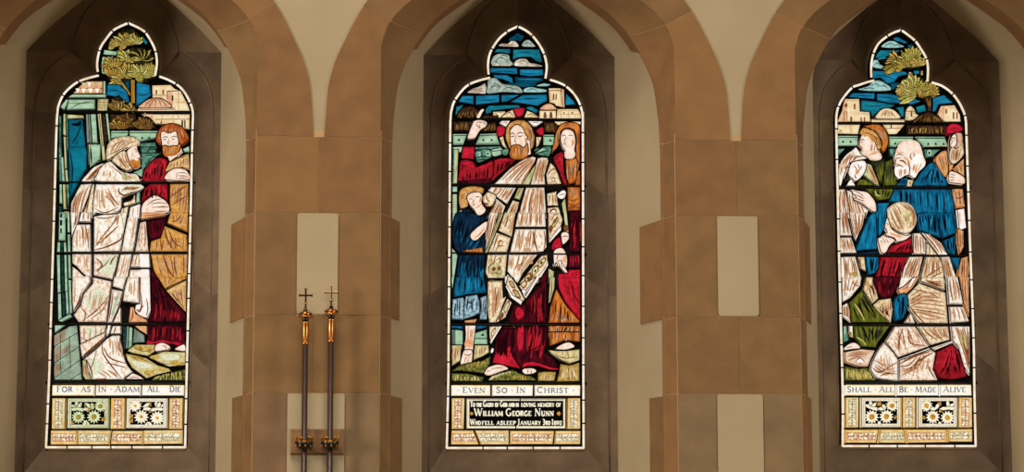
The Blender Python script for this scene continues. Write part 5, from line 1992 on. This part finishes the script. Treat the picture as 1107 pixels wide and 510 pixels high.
def ych(p): return .086*max(0, min(1, (3.515-p[1])/.36))
def cham(f, i):
    "the pier's steep chamfer runs out upwards into the flatter chamfer of the arch"
    t = max(0, min(1, (3.515-f[1])/.36)); x = f[0]-.036*t if t else f[0]
    return (max(x, i[0]+.003) if t else x, f[1])
FRA = {(-1, -1): (.2, .2), (-1, 1): (.50, .36), (0, -1): (.24, .34), (0, 1): (.46, .28), (1, -1): (.40, .26), (1, 1): (.2, .2)}
YI = .10
def y2(p): return YI + (.125 if p[1] > 3.545 else .012)
F_low = [q for q in F_arch if q[1] < 3.607]; F_high = [q for q in F_arch if q[1] >= 3.607]
E_low = [q for q in E_arch if q[1] < 3.664]; E_high = [q for q in E_arch if q[1] >= 3.664]
J_out, J_in, J_I = (.634, 3.664), (.528, 3.607), (.431, 3.542)
WIN = {}
for w in (-1, 0, 1):
    xc = w*BAY
    ar = MB(); rv = MB()
    for sg in (-1, 1):
        X = lambda P: [(xc+sg*x, z) for x, z in P]
        edge = w*sg == 1
        # front of the arch: a lower voussoir and the ring above it
        lowE = E_low if not edge else [(.80, 3.16)]+[q for q in E_low if q[1] > 3.2]
        ar.prism(X([(.568, 3.155+G_), (lowE[0][0]-.001, 3.155+G_)] + lowE + [J_out] + [J_in] + F_low[::-1]), 0, .012, STONES[(w+1+(sg > 0)) % 4])
        dz = .0022
        ar.prism(X([(J_in[0]-.001, J_in[1]+dz), (J_out[0]-.001, J_out[1]+dz)] + E_high + F_high[::-1]), 0, .012, STONES[(w+3) % 4])
        ar.prism(X([(J_in[0]+.004, J_in[1]-.003), (J_out[0]-.002, J_out[1]-.004), (J_out[0]-.004, J_out[1]+.006), (J_in[0]-.003, J_in[1]+.006)]), .0015, .012, MORTAR)
        if edge:
            for a, b in zip((5.2,)+(), ()): pass
            zs = (ZB-.1,)+ZJ[::-1]
            for a, b in zip(zs, zs[1:]): ar.prism(X(rect(.568, a+G_, .95, b-G_)), 0, .012, rnd.choice(STONES))
        # chamfer from the front arris to the inner edge, stone by stone
        cuts = [ZB, ZJ[3], ZJ[2], ZJ[1], ZJ[0], 3.607, 5]
        CH = [cham(f_, i_) for f_, i_ in zip(FH, IH)]
        loft(ar, [(x+.0006, z) for x, z in FH], .0010, [(x+.0010, z) for x, z in CH], lambda p: ych(p)+.0010, MORTAR, xc, sg, smooth=True)
        loft(ar, [(x+.0010, z) for x, z in CH], lambda p: ych(p)+.0010, [(x+.0010, z) for x, z in IH], YI+.0010, MORTAR, xc, sg, smooth=True)
        fine_F = half2 = None
        for a, b in zip(cuts, cuts[1:]):
            mat = rnd.choice(STONES)
            def clipseg(A, B):
                oa, ob = [], []
                for i in range(len(A)):
                    if a+G_ <= A[i][1] <= b-G_: oa.append(A[i]); ob.append(B[i])
                # ends
                def interp(z):
                    for i in range(len(A)-1):
                        if A[i][1] <= z <= A[i+1][1] and A[i+1][1] > A[i][1]:
                            s = (z-A[i][1])/(A[i+1][1]-A[i][1])
                            return tuple(p*(1-s)+q*s for p, q in zip(A[i], A[i+1])), tuple(p*(1-s)+q*s for p, q in zip(B[i], B[i+1]))
                e0, e1 = interp(a+G_), interp(b-G_)
                if e0: oa.insert(0, e0[0]); ob.insert(0, e0[1])
                if e1: oa.append(e1[0]); ob.append(e1[1])
                return oa, ob
            A, B = clipseg(FH, IH)
            if len(A) > 1:
                Cc = [cham(f_, i_) for f_, i_ in zip(A, B)]
                loft(ar, A, 0, Cc, ych, mat, xc, sg, smooth=True); loft(ar, Cc, ych, B, YI, mat, xc, sg, smooth=True)
        loft(ar, IH, YI, IH, y2, STONES[1], xc, sg)
        # plastered reveal, then the stones that bond into it
        k = [.012]
        loft(rv, IH, y2, PH, .535, PLASTER, xc, sg, smooth=True)
        for fr, (za, zb) in zip(FRA[(w, sg)], ((ZJ[2], ZJ[1]), (ZB+.03, ZJ[3]))):
            x0, y0, x1, y1 = .522, YI+.0, .394, .535
            xf, yf = x0+(x1-x0)*fr, y0+(y1-y0)*fr
            nx, ny = -.9566*.0025, -.2914*.0025
            q = [(x0+nx*.2, y0), (xf+nx, yf+ny), (xf+.004, yf+.004), (x0+.004, y0+.004)]
            v = [(xc+sg*x, y, z) for z in (za+G_, zb-.004) for x, y in q]
            ar.add(v, [(0, 1, 5, 4), (1, 2, 6, 5), (4, 5, 6, 7), (0, 3, 2, 1)], rnd.choice(STONES))
    ar.build('stone_arch', WALL); rv.build('plaster_reveal', WALL)

# floor below the windows
fl = MB(); fl.box((-6, -12, -.05), (6, .1, 0), FLOORM)
tag(fl.build('floor'), kind='structure', label='stone floor at the foot of the windowed wall', cat='floor')
ROLL_STONE = solid('worn_stone_edge', '6e5844', .9, col2='544232', scale=14, bump=.3, bscale=110, spec=.1)
# ------------------------------------------------------------------ the three lights
IRON = solid('black_iron', '0d0b0a', .6, spec=.3)
LEAD = solid('lead', '0c0a09', .75, spec=.15)
BORD = {
 -1: dict(L=[(51.2, 483.7), (54.5, 411.5), (55.9, 365), (60, 230), (61.9, 160), (63.4, 124.5), (66, 112.5), (71.2, 102.7), (80.2, 94.2), (87.7, 89.7), (97.5, 86.3), (108, 83.7)],
          UL=[(107, 79.8), (106.2, 72.5), (107.2, 63.5), (110.2, 53), (116.2, 44), (123, 35.7), (130.5, 31.2), (139.6, 27.3)],
          UR=[(139.6, 27.3), (150, 32), (157.5, 36.8), (163.5, 45.5), (168, 54.5), (170.2, 63.5), (170.5, 72.5), (168.6, 84)],
          R=[(173.2, 84.8), (181.5, 87.8), (192, 93.5), (199.4, 100.5), (205.4, 111), (208.7, 120), (209.4, 129), (208.7, 150), (206.5, 250), (202.5, 411.5), (201, 483.7)],
          B=[(50.6, 483.7), (201.6, 483.7)],
          ticks=[(139.6, 27), (123, 36), (109, 57), (169.5, 58), (158, 38), (86.5, 90.5), (69.5, 105), (191, 93), (207, 113), (63, 138), (61.5, 173), (60.5, 206), (59.5, 240.5), (57.5, 303), (56.8, 328), (56, 356), (55, 390), (54, 437), (52.5, 458.5),
                 (209, 142.5), (208.5, 167), (207, 234.5), (206, 264.5), (205.5, 297), (205, 323.5), (204, 358.5), (203, 392), (202, 431.5), (201.8, 459), (73.9, 483.7), (100.5, 483.7), (121, 483.7), (143.7, 483.7), (176.7, 483.7)],
          bars=[((60.5, 122.2), (211.5, 121.8), 1.9), ((58.5, 198), (211.5, 198), 2.1), ((55.5, 273.8), (208.5, 274), 1.9), ((52.5, 350.6), (206.5, 351), 1.9), ((50.5, 413.8), (205, 413.8), 2.8)]),
 0: dict(L=[(482.6, 484.4), (484.2, 418), (484.7, 365), (486.2, 160), (486.8, 129), (488, 120), (491, 111), (498.5, 100.5), (506, 93.7), (516.5, 89.3), (529.2, 86)],
         UL=[(527.7, 82.6), (527, 72.5), (528.5, 62), (532.2, 53.7), (539, 44), (546.5, 37.5), (551, 34.5), (559.3, 30.8)],
         UR=[(559.3, 30.8), (567.5, 35), (574.2, 40.2), (581, 48.5), (586.2, 57.5), (589.2, 66.5), (590.3, 75.5), (588.9, 86.9)],
         R=[(593.7, 88.2), (602, 90.8), (610.2, 94.7), (618.4, 102), (624.4, 111), (627.7, 120), (629, 129), (629.2, 147), (629.7, 395), (630, 484.4)],
         B=[(482, 484.4), (630.8, 484.4)],
         ticks=[(559.3, 31), (547.5, 36.5), (532.2, 55.5), (587, 61), (575.5, 40), (507, 93), (492, 110), (611, 95), (627, 116), (486, 156), (486, 187), (485.5, 220), (485, 246.5), (485, 279.5), (484.8, 311), (484.6, 335), (484.5, 362), (484.4, 392), (484.2, 429), (483.5, 457),
                (629, 145), (629.3, 177), (629.4, 208), (629.5, 238), (629.5, 268), (629.6, 299), (629.6, 332), (629.7, 366), (629.7, 395), (629.8, 433), (630, 458), (521.7, 484.4), (547.7, 484.4), (575.7, 484.4), (604.7, 484.4)],
         bars=[((484.5, 129.5), (632.5, 130), 1.8), ((483.5, 200), (633, 202), 2.0), ((482.5, 274), (634, 275.7), 1.9), ((481.8, 351.5), (633.5, 351.7), 2.0), ((481.3, 415), (633.5, 414.8), 2.5)]),
 1: dict(L=[(908.8, 482.4), (908.7, 418), (905.5, 300), (902.7, 175), (902, 135), (902.7, 123), (905.7, 114), (911, 105.7), (919.2, 96.7), (926, 94), (935, 91), (942.8, 89)],
         UL=[(939.8, 85.8), (939.5, 75.5), (941, 63.5), (945.5, 52.2), (951.5, 45.5), (962, 38.4), (972, 34.8)],
         UR=[(972, 34.8), (980, 40.6), (986.7, 46.2), (992.7, 54.5), (998.7, 65), (1000.7, 75.5), (1000.2, 90.3)],
         R=[(1004.7, 91.2), (1016, 95), (1026.4, 102.7), (1034, 112.5), (1039.2, 123), (1041.4, 132), (1042.2, 150), (1046, 265), (1049.7, 365), (1050.6, 421), (1052, 482.4)],
         B=[(908.2, 482.4), (1052.8, 482.4)],
         ticks=[(972, 35), (957.5, 41.5), (942.5, 60), (999.3, 66), (987, 46.5), (919.5, 96.5), (904.5, 117), (1027.5, 104), (1040, 127), (902.2, 141), (902.7, 174), (904, 238), (904.8, 272.7), (905.6, 306), (906.4, 339.7), (907.2, 373.5), (908, 398), (908.7, 448),
                (1042.2, 148), (1043.2, 181), (1044.3, 209), (1045.3, 239.7), (1046.4, 273.5), (1047.4, 303.5), (1048.5, 334.5), (1049.6, 366), (1050.2, 398), (1051, 447), (937.2, 482.4), (967.7, 482.4), (997.7, 482.4), (1029.5, 482.4)],
         bars=[((899.5, 133.8), (1044.5, 134), 1.9), ((901, 203.5), (1050, 204), 2.4), ((903, 276.3), (1050, 277), 2.0), ((904.5, 351.6), (1053, 351.8), 2.0), ((907, 413.6), (1055, 414), 2.6)]),
}
ARTS = {-1: (48, ART_LEFT), 0: (476, ART_MID), 1: (896, ART_RIGHT)}
LABELS = {-1: 'stained glass panel of a white shrouded man and a red cloaked man under a tree',
          0: 'stained glass panel of a haloed man in cream and crimson with a black tablet below',
          1: 'stained glass panel of a bald man in blue and a woman in white kneeling'}
for w in (-1, 0, 1):
    b = BORD[w]; ox, src = ARTS[w]
    sps = {k: (spline(b[k], False, 4) if k != 'B' else b[k]) for k in ('L', 'UL', 'UR', 'R', 'B')}
    # straight runs stay straight: only the curved heads are splined
    out = [b['B'][0]] + sps['L'] + sps['UL'] + sps['UR'][1:] + sps['R'] + [b['B'][1]]
    base = at((b['B'][0][0]+b['B'][1][0])/2, b['B'][0][1]+2, DG)
    root = empty('stained_glass_panel', base)
    tag(root, LABELS[w], 'stained glass', 'memorial lancet lights')
    p = Panel(ox, base)
    p.part('lead_came|black lead that holds the pieces of glass')
    pl = offset(out, 4.5)
    v = [p.w(q, -.002) for q in pl] + [p.w(q, .006) for q in pl]; n = len(pl)
    p.mb['lead_came'].add(v, [list(range(n)), list(range(2*n-1, n-1, -1))] + [[i, (i+1) % n, n+(i+1) % n, n+i] for i in range(n)], LEAD)
    p.run(src)
    # daisy quarries and the white fillet
    if w == -1:
        p.oy = 412
        fl_, lv_ = [(.80, .27, .15), (.27, .63, .16), (.65, .62, .17)], [(.25, .36, -100, .24), (.25, .36, -150, .22), (.25, .36, -60, .2), (.25, .36, 175, .17), (.25, .36, 10, .2), (.62, .36, -140, .25), (.62, .36, -100, .16), (.5, .36, 175, .12), (.45, .75, 60, .22), (.45, .75, 110, .18)]
        p.part('daisy_panel|square of pale greenish daisies on black')
        p.daisies([(175, 125), (470, 125), (468, 342), (172, 342)], 'DG', 'DM', fl_, lv_, [(.46, .22), (.52, .4), (.88, .7), (.13, .8)])
        fl_, lv_ = [(.22, .26, .16), (.37, .62, .18), (.76, .66, .18)], [(.76, .36, -100, .24), (.76, .36, -40, .2), (.76, .36, -70, .2), (.76, .36, 5, .16), (.76, .36, 170, .2), (.42, .32, -40, .2), (.42, .36, 0, .2), (.55, .8, 120, .22), (.55, .8, 60, .16)]
        p.part('daisy_panel#2|square of white daisies on black')
        p.daisies([(600, 125), (892, 125), (890, 342), (596, 342)], 'DB', 'DB', fl_, lv_, [(.56, .22), (.6, .42), (.12, .75), (.12, .6)])
    if w == 1:
        p.oy = 412
        p.part('daisy_panel|square of white daisies with amber centres on black')
        p.daisies([(222, 120), (505, 120), (505, 335), (222, 335)], 'DB', 'DC', [(.77, .28, .16), (.26, .65, .18), (.63, .64, .18)], [(.25, .36, -100, .22), (.25, .36, -150, .2), (.25, .36, -50, .2), (.25, .36, 10, .22), (.6, .38, 180, .2), (.6, .38, -120, .14), (.45, .8, 90, .12)], [(.45, .22), (.87, .66), (.5, .42)])
        p.part('daisy_panel#2|square of white daisies with amber centres on black')
        p.daisies([(630, 120), (908, 120), (908, 335), (630, 335)], 'DB', 'DC', [(.21, .28, .16), (.37, .65, .18), (.75, .68, .18)], [(.78, .36, -100, .22), (.78, .36, -40, .2), (.78, .36, 5, .18), (.78, .36, 175, .24), (.45, .38, 180, .16), (.45, .38, -60, .16), (.55, .82, 90, .1)], [(.54, .22), (.13, .68), (.58, .44)])
    p.part('white_border|narrow border of white glass')
    p.border([sps['L'], sps['UL'], sps['UR'], sps['R'], b['B']], b['ticks'])
    made = p.finish(root)
    for a, c, wd in b['bars']:
        m = MB(); m.tube([Vector(p.w(a, -.024)), Vector(p.w(c, -.024))], wd/2*.00376, IRON, 10)
        m.build('saddle_bar', root, 'black iron bar across the glass')
    # the stone that holds it: fillet, sunk chamfer with cusps, sill
    xc = w*BAY
    wr = empty('window_%d' % (w+2), (xc, .535, 1.86)); wr['kind'] = 'structure'
    tag(wr, ('left', 'middle', 'right')[w+1]+' trefoil headed lancet window of brown sandstone', 'window')
    ws = wr.location
    def G(side, up):
        pts = offset(out, 1.7); 
        nL = len(sps['L']); nU = len(sps['UL'])
        return pts
    o2 = offset(out, 1.6)
    nL, nUL, nUR = len(sps['L']), len(sps['UL']), len(sps['UR'])
    i0 = 1; left = o2[i0:i0+nL]; ul = o2[i0+nL:i0+nL+nUL]; ur = o2[i0+nL+nUL-1:i0+nL+nUL+nUR-1]; right = o2[i0+nL+nUL+nUR-1:-1]
    def tow(P): return [(lambda a: (a.x, a.z))(at(q[0], q[1], DG-.012)) for q in P]
    st = MB()
    for sg in (-1, 1):
        side, upper = (tow(left), tow(ul)) if sg < 0 else (tow(right)[::-1], tow(ur)[::-1])
        cuspG = ((side[-1][0]+upper[0][0])/2, (side[-1][1]+upper[0][1])/2)
        k = min(range(len(side)), key=lambda i: abs(side[i][1]-3.36))
        segs = (side[:k+1], side[k:]+[cuspG], [cuspG]+upper)
        GHc = [(sg*(x-xc), z) for x, z in half(segs)]
        L = lambda P: [(x, z-ws.z) for x, z in P]
        BL = [(0, 4), (4, 7), (7, 11), (11, 15), (15, 32), (32, 60)]
        def stones(A, ya, B, yb):
            for n_, (i, j) in enumerate(BL): loft(st, A[i:j+1], ya, B[i:j+1], yb, JAMBS[(n_*2+w+(sg > 0)) % 3], 0, sg)
        stones(L(PH), 0.0, L(QH), .040)
        # a worn roll runs where fillet and chamfer meet, then the sunk chamfer falls to the glass
        MIDQ = [(q[0]*.93+g[0]*.07, q[1]*.93+g[1]*.07) for q, g in zip(QH, GHc)]
        MID2 = [(q[0]*.12+g[0]*.88, q[1]*.12+g[1]*.88) for q, g in zip(QH, GHc)]
        loft(st, L(QH), .040, L(MIDQ), .052, JAMB, 0, sg)
        stones(L(MIDQ), .052, L(MID2), .108)
        loft(st, L(MID2), .108, L(GHc), .1215, JAMB, 0, sg)
        st.tube([(sg*x, .040, z-ws.z) for x, z in QH], .0028, ROLL_STONE, 8)
        cu = NS[0]+NS[1]
        st.tube([(sg*QH[cu][0], .040, QH[cu][1]-ws.z), (sg*(QH[cu][0]*.15+GHc[cu][0]*.85), .108, QH[cu][1]*.15+GHc[cu][1]*.85-ws.z)], [.0045, .003], ROLL_STONE, 8)
        loft(st, L(GHc), .1215, L([(x+.004, z) for x, z in GHc]), .16, JAMB, 0, sg)
        if sg < 0: gl = GHc[0], MIDQ[0], MID2[0]
        else: gr = GHc[0], MIDQ[0], MID2[0]
    st.build('stone_surround', wr)
    sl = MB()
    yy = (.1215, .030, .108)
    V = lambda p, sg, y: (sg*p[0], y, p[1]-ws.z)
    rows = [(V(gl[0], -1, .16), V(gr[0], 1, .16)), (V(gl[0], -1, .1215), V(gr[0], 1, .1215)), (V(gl[2], -1, .108), V(gr[2], 1, .108)), (V(gl[1], -1, .052), V(gr[1], 1, .052)), ((-.366, .040, 1.893-ws.z), (.366, .040, 1.893-ws.z)), ((-.394, 0, 0), (.394, 0, 0)), ((-.522, -.425, -.12), (.522, -.425, -.12)), ((-.522, -.535, -.15), (.522, -.535, -.15)), ((-.522, -.535, -.3), (.522, -.535, -.3))]
    for a, c in zip(rows, rows[1:]): sl.add([a[0], a[1], c[1], c[0]], [(0, 1, 2, 3)], JAMB)
    sl.build('window_sill', wr)

# ------------------------------------------------------------------ the two staves and their bracket
BRASS = solid('brass', 'b07a34', .28, 1.0, col2='8f5f24', scale=60)
BRASSD = solid('dark_brass', '5a3d22', .4, 1.0, col2='38261a', scale=60)  # darker brown brass for one cross, the beads and the coronet knobs
COPPER = solid('copper_brass', 'd08a4c', .34, 1.0, col2='b4703a', scale=50)
WOODP = solid('dark_pole_wood', '40281a', .42, 0, col2='2b1a11', scale=25, stretch=(1, 1, .08), spec=.5)
OAK = solid('bracket_oak', '87633f', .5, 0, col2='715034', scale=22, stretch=(.15, 1, 1), bump=.1)
BLACK = solid('black_japan', '0c0a0a', .35, spec=.5)
YS = -.062; K = .003478
def staff(xt, xb, top, arms, ax, ball, bead, crown, flange, dark, s0, s1, cross_mat, label, arm_r):
    zt = lambda y: at(xt, y, YS).z
    x = (at(xt, 340, YS).x+at(xb, 490, YS).x)/2
    root = empty('processional_staff', (x, YS, 0)); tag(root, label, 'staff', 'brass headed staves on the wall bracket')
    Lz = lambda y: zt(y)
    m = MB(); m.tube([(0, 0, 0), (0, 0, Lz(s1)+.002)], 3.15*K, WOODP, 16); m.build('pole', root)
    m = MB(); m.lathe([(3.2*K, Lz(s1)), (3.9*K, Lz(s1-1)), (3.3*K, Lz(s1-2.2)), (3.3*K, Lz(s0+2)), (3.8*K, Lz(s0+.8)), (3.0*K, Lz(s0))], 0, 0, COPPER, 8); m.build('brass_sleeve', root, 'eight sided copper coloured sleeve')
    m = MB(); m.lathe([(2.8*K, Lz(s0)), (3.2*K, Lz(dark+1)), (3.9*K, Lz(dark)), (3.2*K, Lz(dark-1)), (5*K, Lz(flange+1))], 0, 0, BLACK, 16); m.build('dark_collar', root)
    m = MB(); m.lathe([(5*K, Lz(flange+1)), (7.4*K, Lz(flange+.3)), (7.7*K, Lz(flange-.3)), (6.0*K, Lz(flange-.9)), (5.0*K, Lz(flange-1.4)), (5.9*K, Lz(crown+.4)), (6.3*K, Lz(crown-.6)), (5.6*K, Lz(crown-1.9)), (4.0*K, Lz(crown-3.1)), (2.4*K, Lz(crown-3.7)), (2.0*K, Lz(bead+1.5))], 0, 0, COPPER, 20)
    for k in range(8):
        a = PI*k/4+.2; px, py = 6.2*K*math.cos(a), 6.2*K*math.sin(a)
        m.lathe([(.2*K, Lz(crown+.9)), (1.0*K, Lz(crown+.1)), (1.0*K, Lz(crown-1.3)), (.2*K, Lz(crown-2.1))], px, py, BRASSD, 8)
    m.build('coronet', root, 'brass coronet')
    m = MB(); m.lathe([(1.6*K, Lz(bead+2)), (2.3*K, Lz(bead+.6)), (2.1*K, Lz(bead-.6)), (1.1*K, Lz(bead-1.6)), (.9*K, Lz(ball+2))], 0, 0, BRASSD, 14); m.build('bead', root)
    m = MB(); m.lathe([(1.9*K*math.sin(PI*i/8)+.0001, Lz(ball)-1.9*K*math.cos(PI*i/8)) for i in range(9)], 0, 0, BRASS, 14); m.build('ball', root)
    m = MB(); t = arm_r*K; cx = at((ax[0]+ax[1])/2, arms, YS).x-x; hl = (ax[1]-ax[0])/2*K
    z0, z1, zm = Lz(ball-1.5), Lz(top), Lz(arms)
    m.box((-t, -t, z0), (t, t, z1), cross_mat, t*.3); m.box((-hl, -t*.95, zm-t), (hl, t*.95, zm+t), cross_mat, t*.3)
    for q in ((-hl, zm), (hl, zm)): m.box((q[0]-t*.8, -t*1.1, q[1]-t*1.6), (q[0]+t*.8, t*1.1, q[1]+t*1.6), cross_mat, t*.3)
    m.box((-t*1.6, -t*1.1, z1-t*.8), (t*1.6, t*1.1, z1+t*.4), cross_mat, t*.3)
    m.build('cross', root, 'small plain cross')
    return x
xa = staff(330.7, 328.3, 312.0, 319.2, (324.2, 337.6), 328.2, 334.6, 339.8, 342.6, 345.2, 347.4, 372.4, BRASSD, 'wooden staff topped by the darker, stouter brass cross', .95)
xb = staff(357.7, 356.9, 308.8, 316.2, (350.7, 365.0), 324.6, 331.6, 337.0, 339.8, 342.2, 344.4, 369.8, BRASS, 'wooden staff topped by the thinner, brighter golden cross', .75)

a, c = at(313.6, 490.3, -.02), at(371.8, 463.2, -.02)
root = empty('staff_bracket', ((a.x+c.x)/2, -.004, a.z)); tag(root, 'oak board bracket with two brass holders carrying the cross topped staves', 'bracket')
hw, hh = (c.x-a.x)/2, c.z-a.z
m = MB(); m.box((-hw, -.022, 0), (hw, 0, hh), OAK, .004); m.build('back_board', root)
m = MB(); m.box((-hw*1.0, -.012, -.004), (hw*1.0, 0, .003), OAK, .002); m.build('bottom_moulding', root)
for x, ym in ((xa, 478.5), (xb, 478.5)):
    lx = x-root.location.x; z = at(340, ym, YS).z-root.location.z; ly = YS+.004
    m = MB()
    m.lathe([(3.4*K, z+.6*K), (3.4*K, z-5.2*K), (5.2*K, z-7*K), (7.6*K, z-4.5*K), (9.6*K, z-1*K), (9.8*K, z+.6*K), (3.4*K, z+.6*K)], lx, ly, BLACK, 20, False)
    m.box((lx-.008, -.022, z-5*K), (lx+.008, -.0445, z-1*K), BLACK)
    h = m.build('holder', root, 'black cup holder with a brass rim')
    g = MB()
    g.lathe([(3.5*K, z+.6*K), (9.9*K, z+.6*K), (10.1*K, z+1.2*K), (9.6*K, z+2.0*K), (3.5*K, z+2.0*K), (3.5*K, z+.6*K)], lx, ly, BRASS, 20, False)
    for k in range(6):
        t = PI*(k+.15)/3; px, py = lx+8.3*K*math.cos(t), ly+8.3*K*math.sin(t)
        g.lathe([(.8*K, z+2*K), (.6*K, z+3.6*K), (1.5*K, z+4.8*K), (1.5*K, z+6*K), (.4*K, z+7.2*K)], px, py, BRASS, 8)
    g.build('brass_rim', h)
    g = MB()
    for k in range(8):
        t = PI*k/4+.2; g.lathe([(.3*K, z-5*K), (1.0*K, z-4.2*K), (1.0*K, z-2.4*K), (.3*K, z-1.6*K)], lx+8.2*K*math.cos(t), ly+8.2*K*math.sin(t), BRASS, 6)
    g.build('stud', h)

# ------------------------------------------------------------------ light
def area(name, loc, rot, size, power, col):
    l = bpy.data.lights.new(name, 'AREA'); l.shape = 'RECTANGLE'; l.size, l.size_y = size; l.energy = power; l.color = col
    o = bpy.data.objects.new(name, l); C.objects.link(o); o.location = loc
    d = Vector(rot)-Vector(loc); o.rotation_euler = d.to_track_quat('-Z', 'Y').to_euler()
    return o
k = area('nave_lamp', (-1.1, -4.6, 8.4), (.1, 0, 1.2), (4.6, 2.8), 112, (1.0, .92, .80)); k.data.spread = math.radians(75)
for n_, sx, pw in (('added_fill_west', -1, 700), ('added_fill_east', 1, 470)):  # unseen side fills, added to brighten the splayed window reveals
    area(n_, (sx*9.5, -5.6, 2.9), (0, 0, 2.3), (1.6, 2.4), pw, (1.0, .91, .77))
W = bpy.data.worlds.new('church_interior'); bpy.context.scene.world = W; W.use_nodes = True
bg = W.node_tree.nodes['Background']; bg.inputs['Color'].default_value = (1.0, .90, .74, 1); bg.inputs['Strength'].default_value = .11
vs = bpy.context.scene.view_settings
bpy.context.scene.display_settings.display_device = 'sRGB'
vs.view_transform = 'Standard'; vs.look = 'None'; vs.exposure = 0.0; vs.gamma = 1.0; vs.use_curve_mapping = False
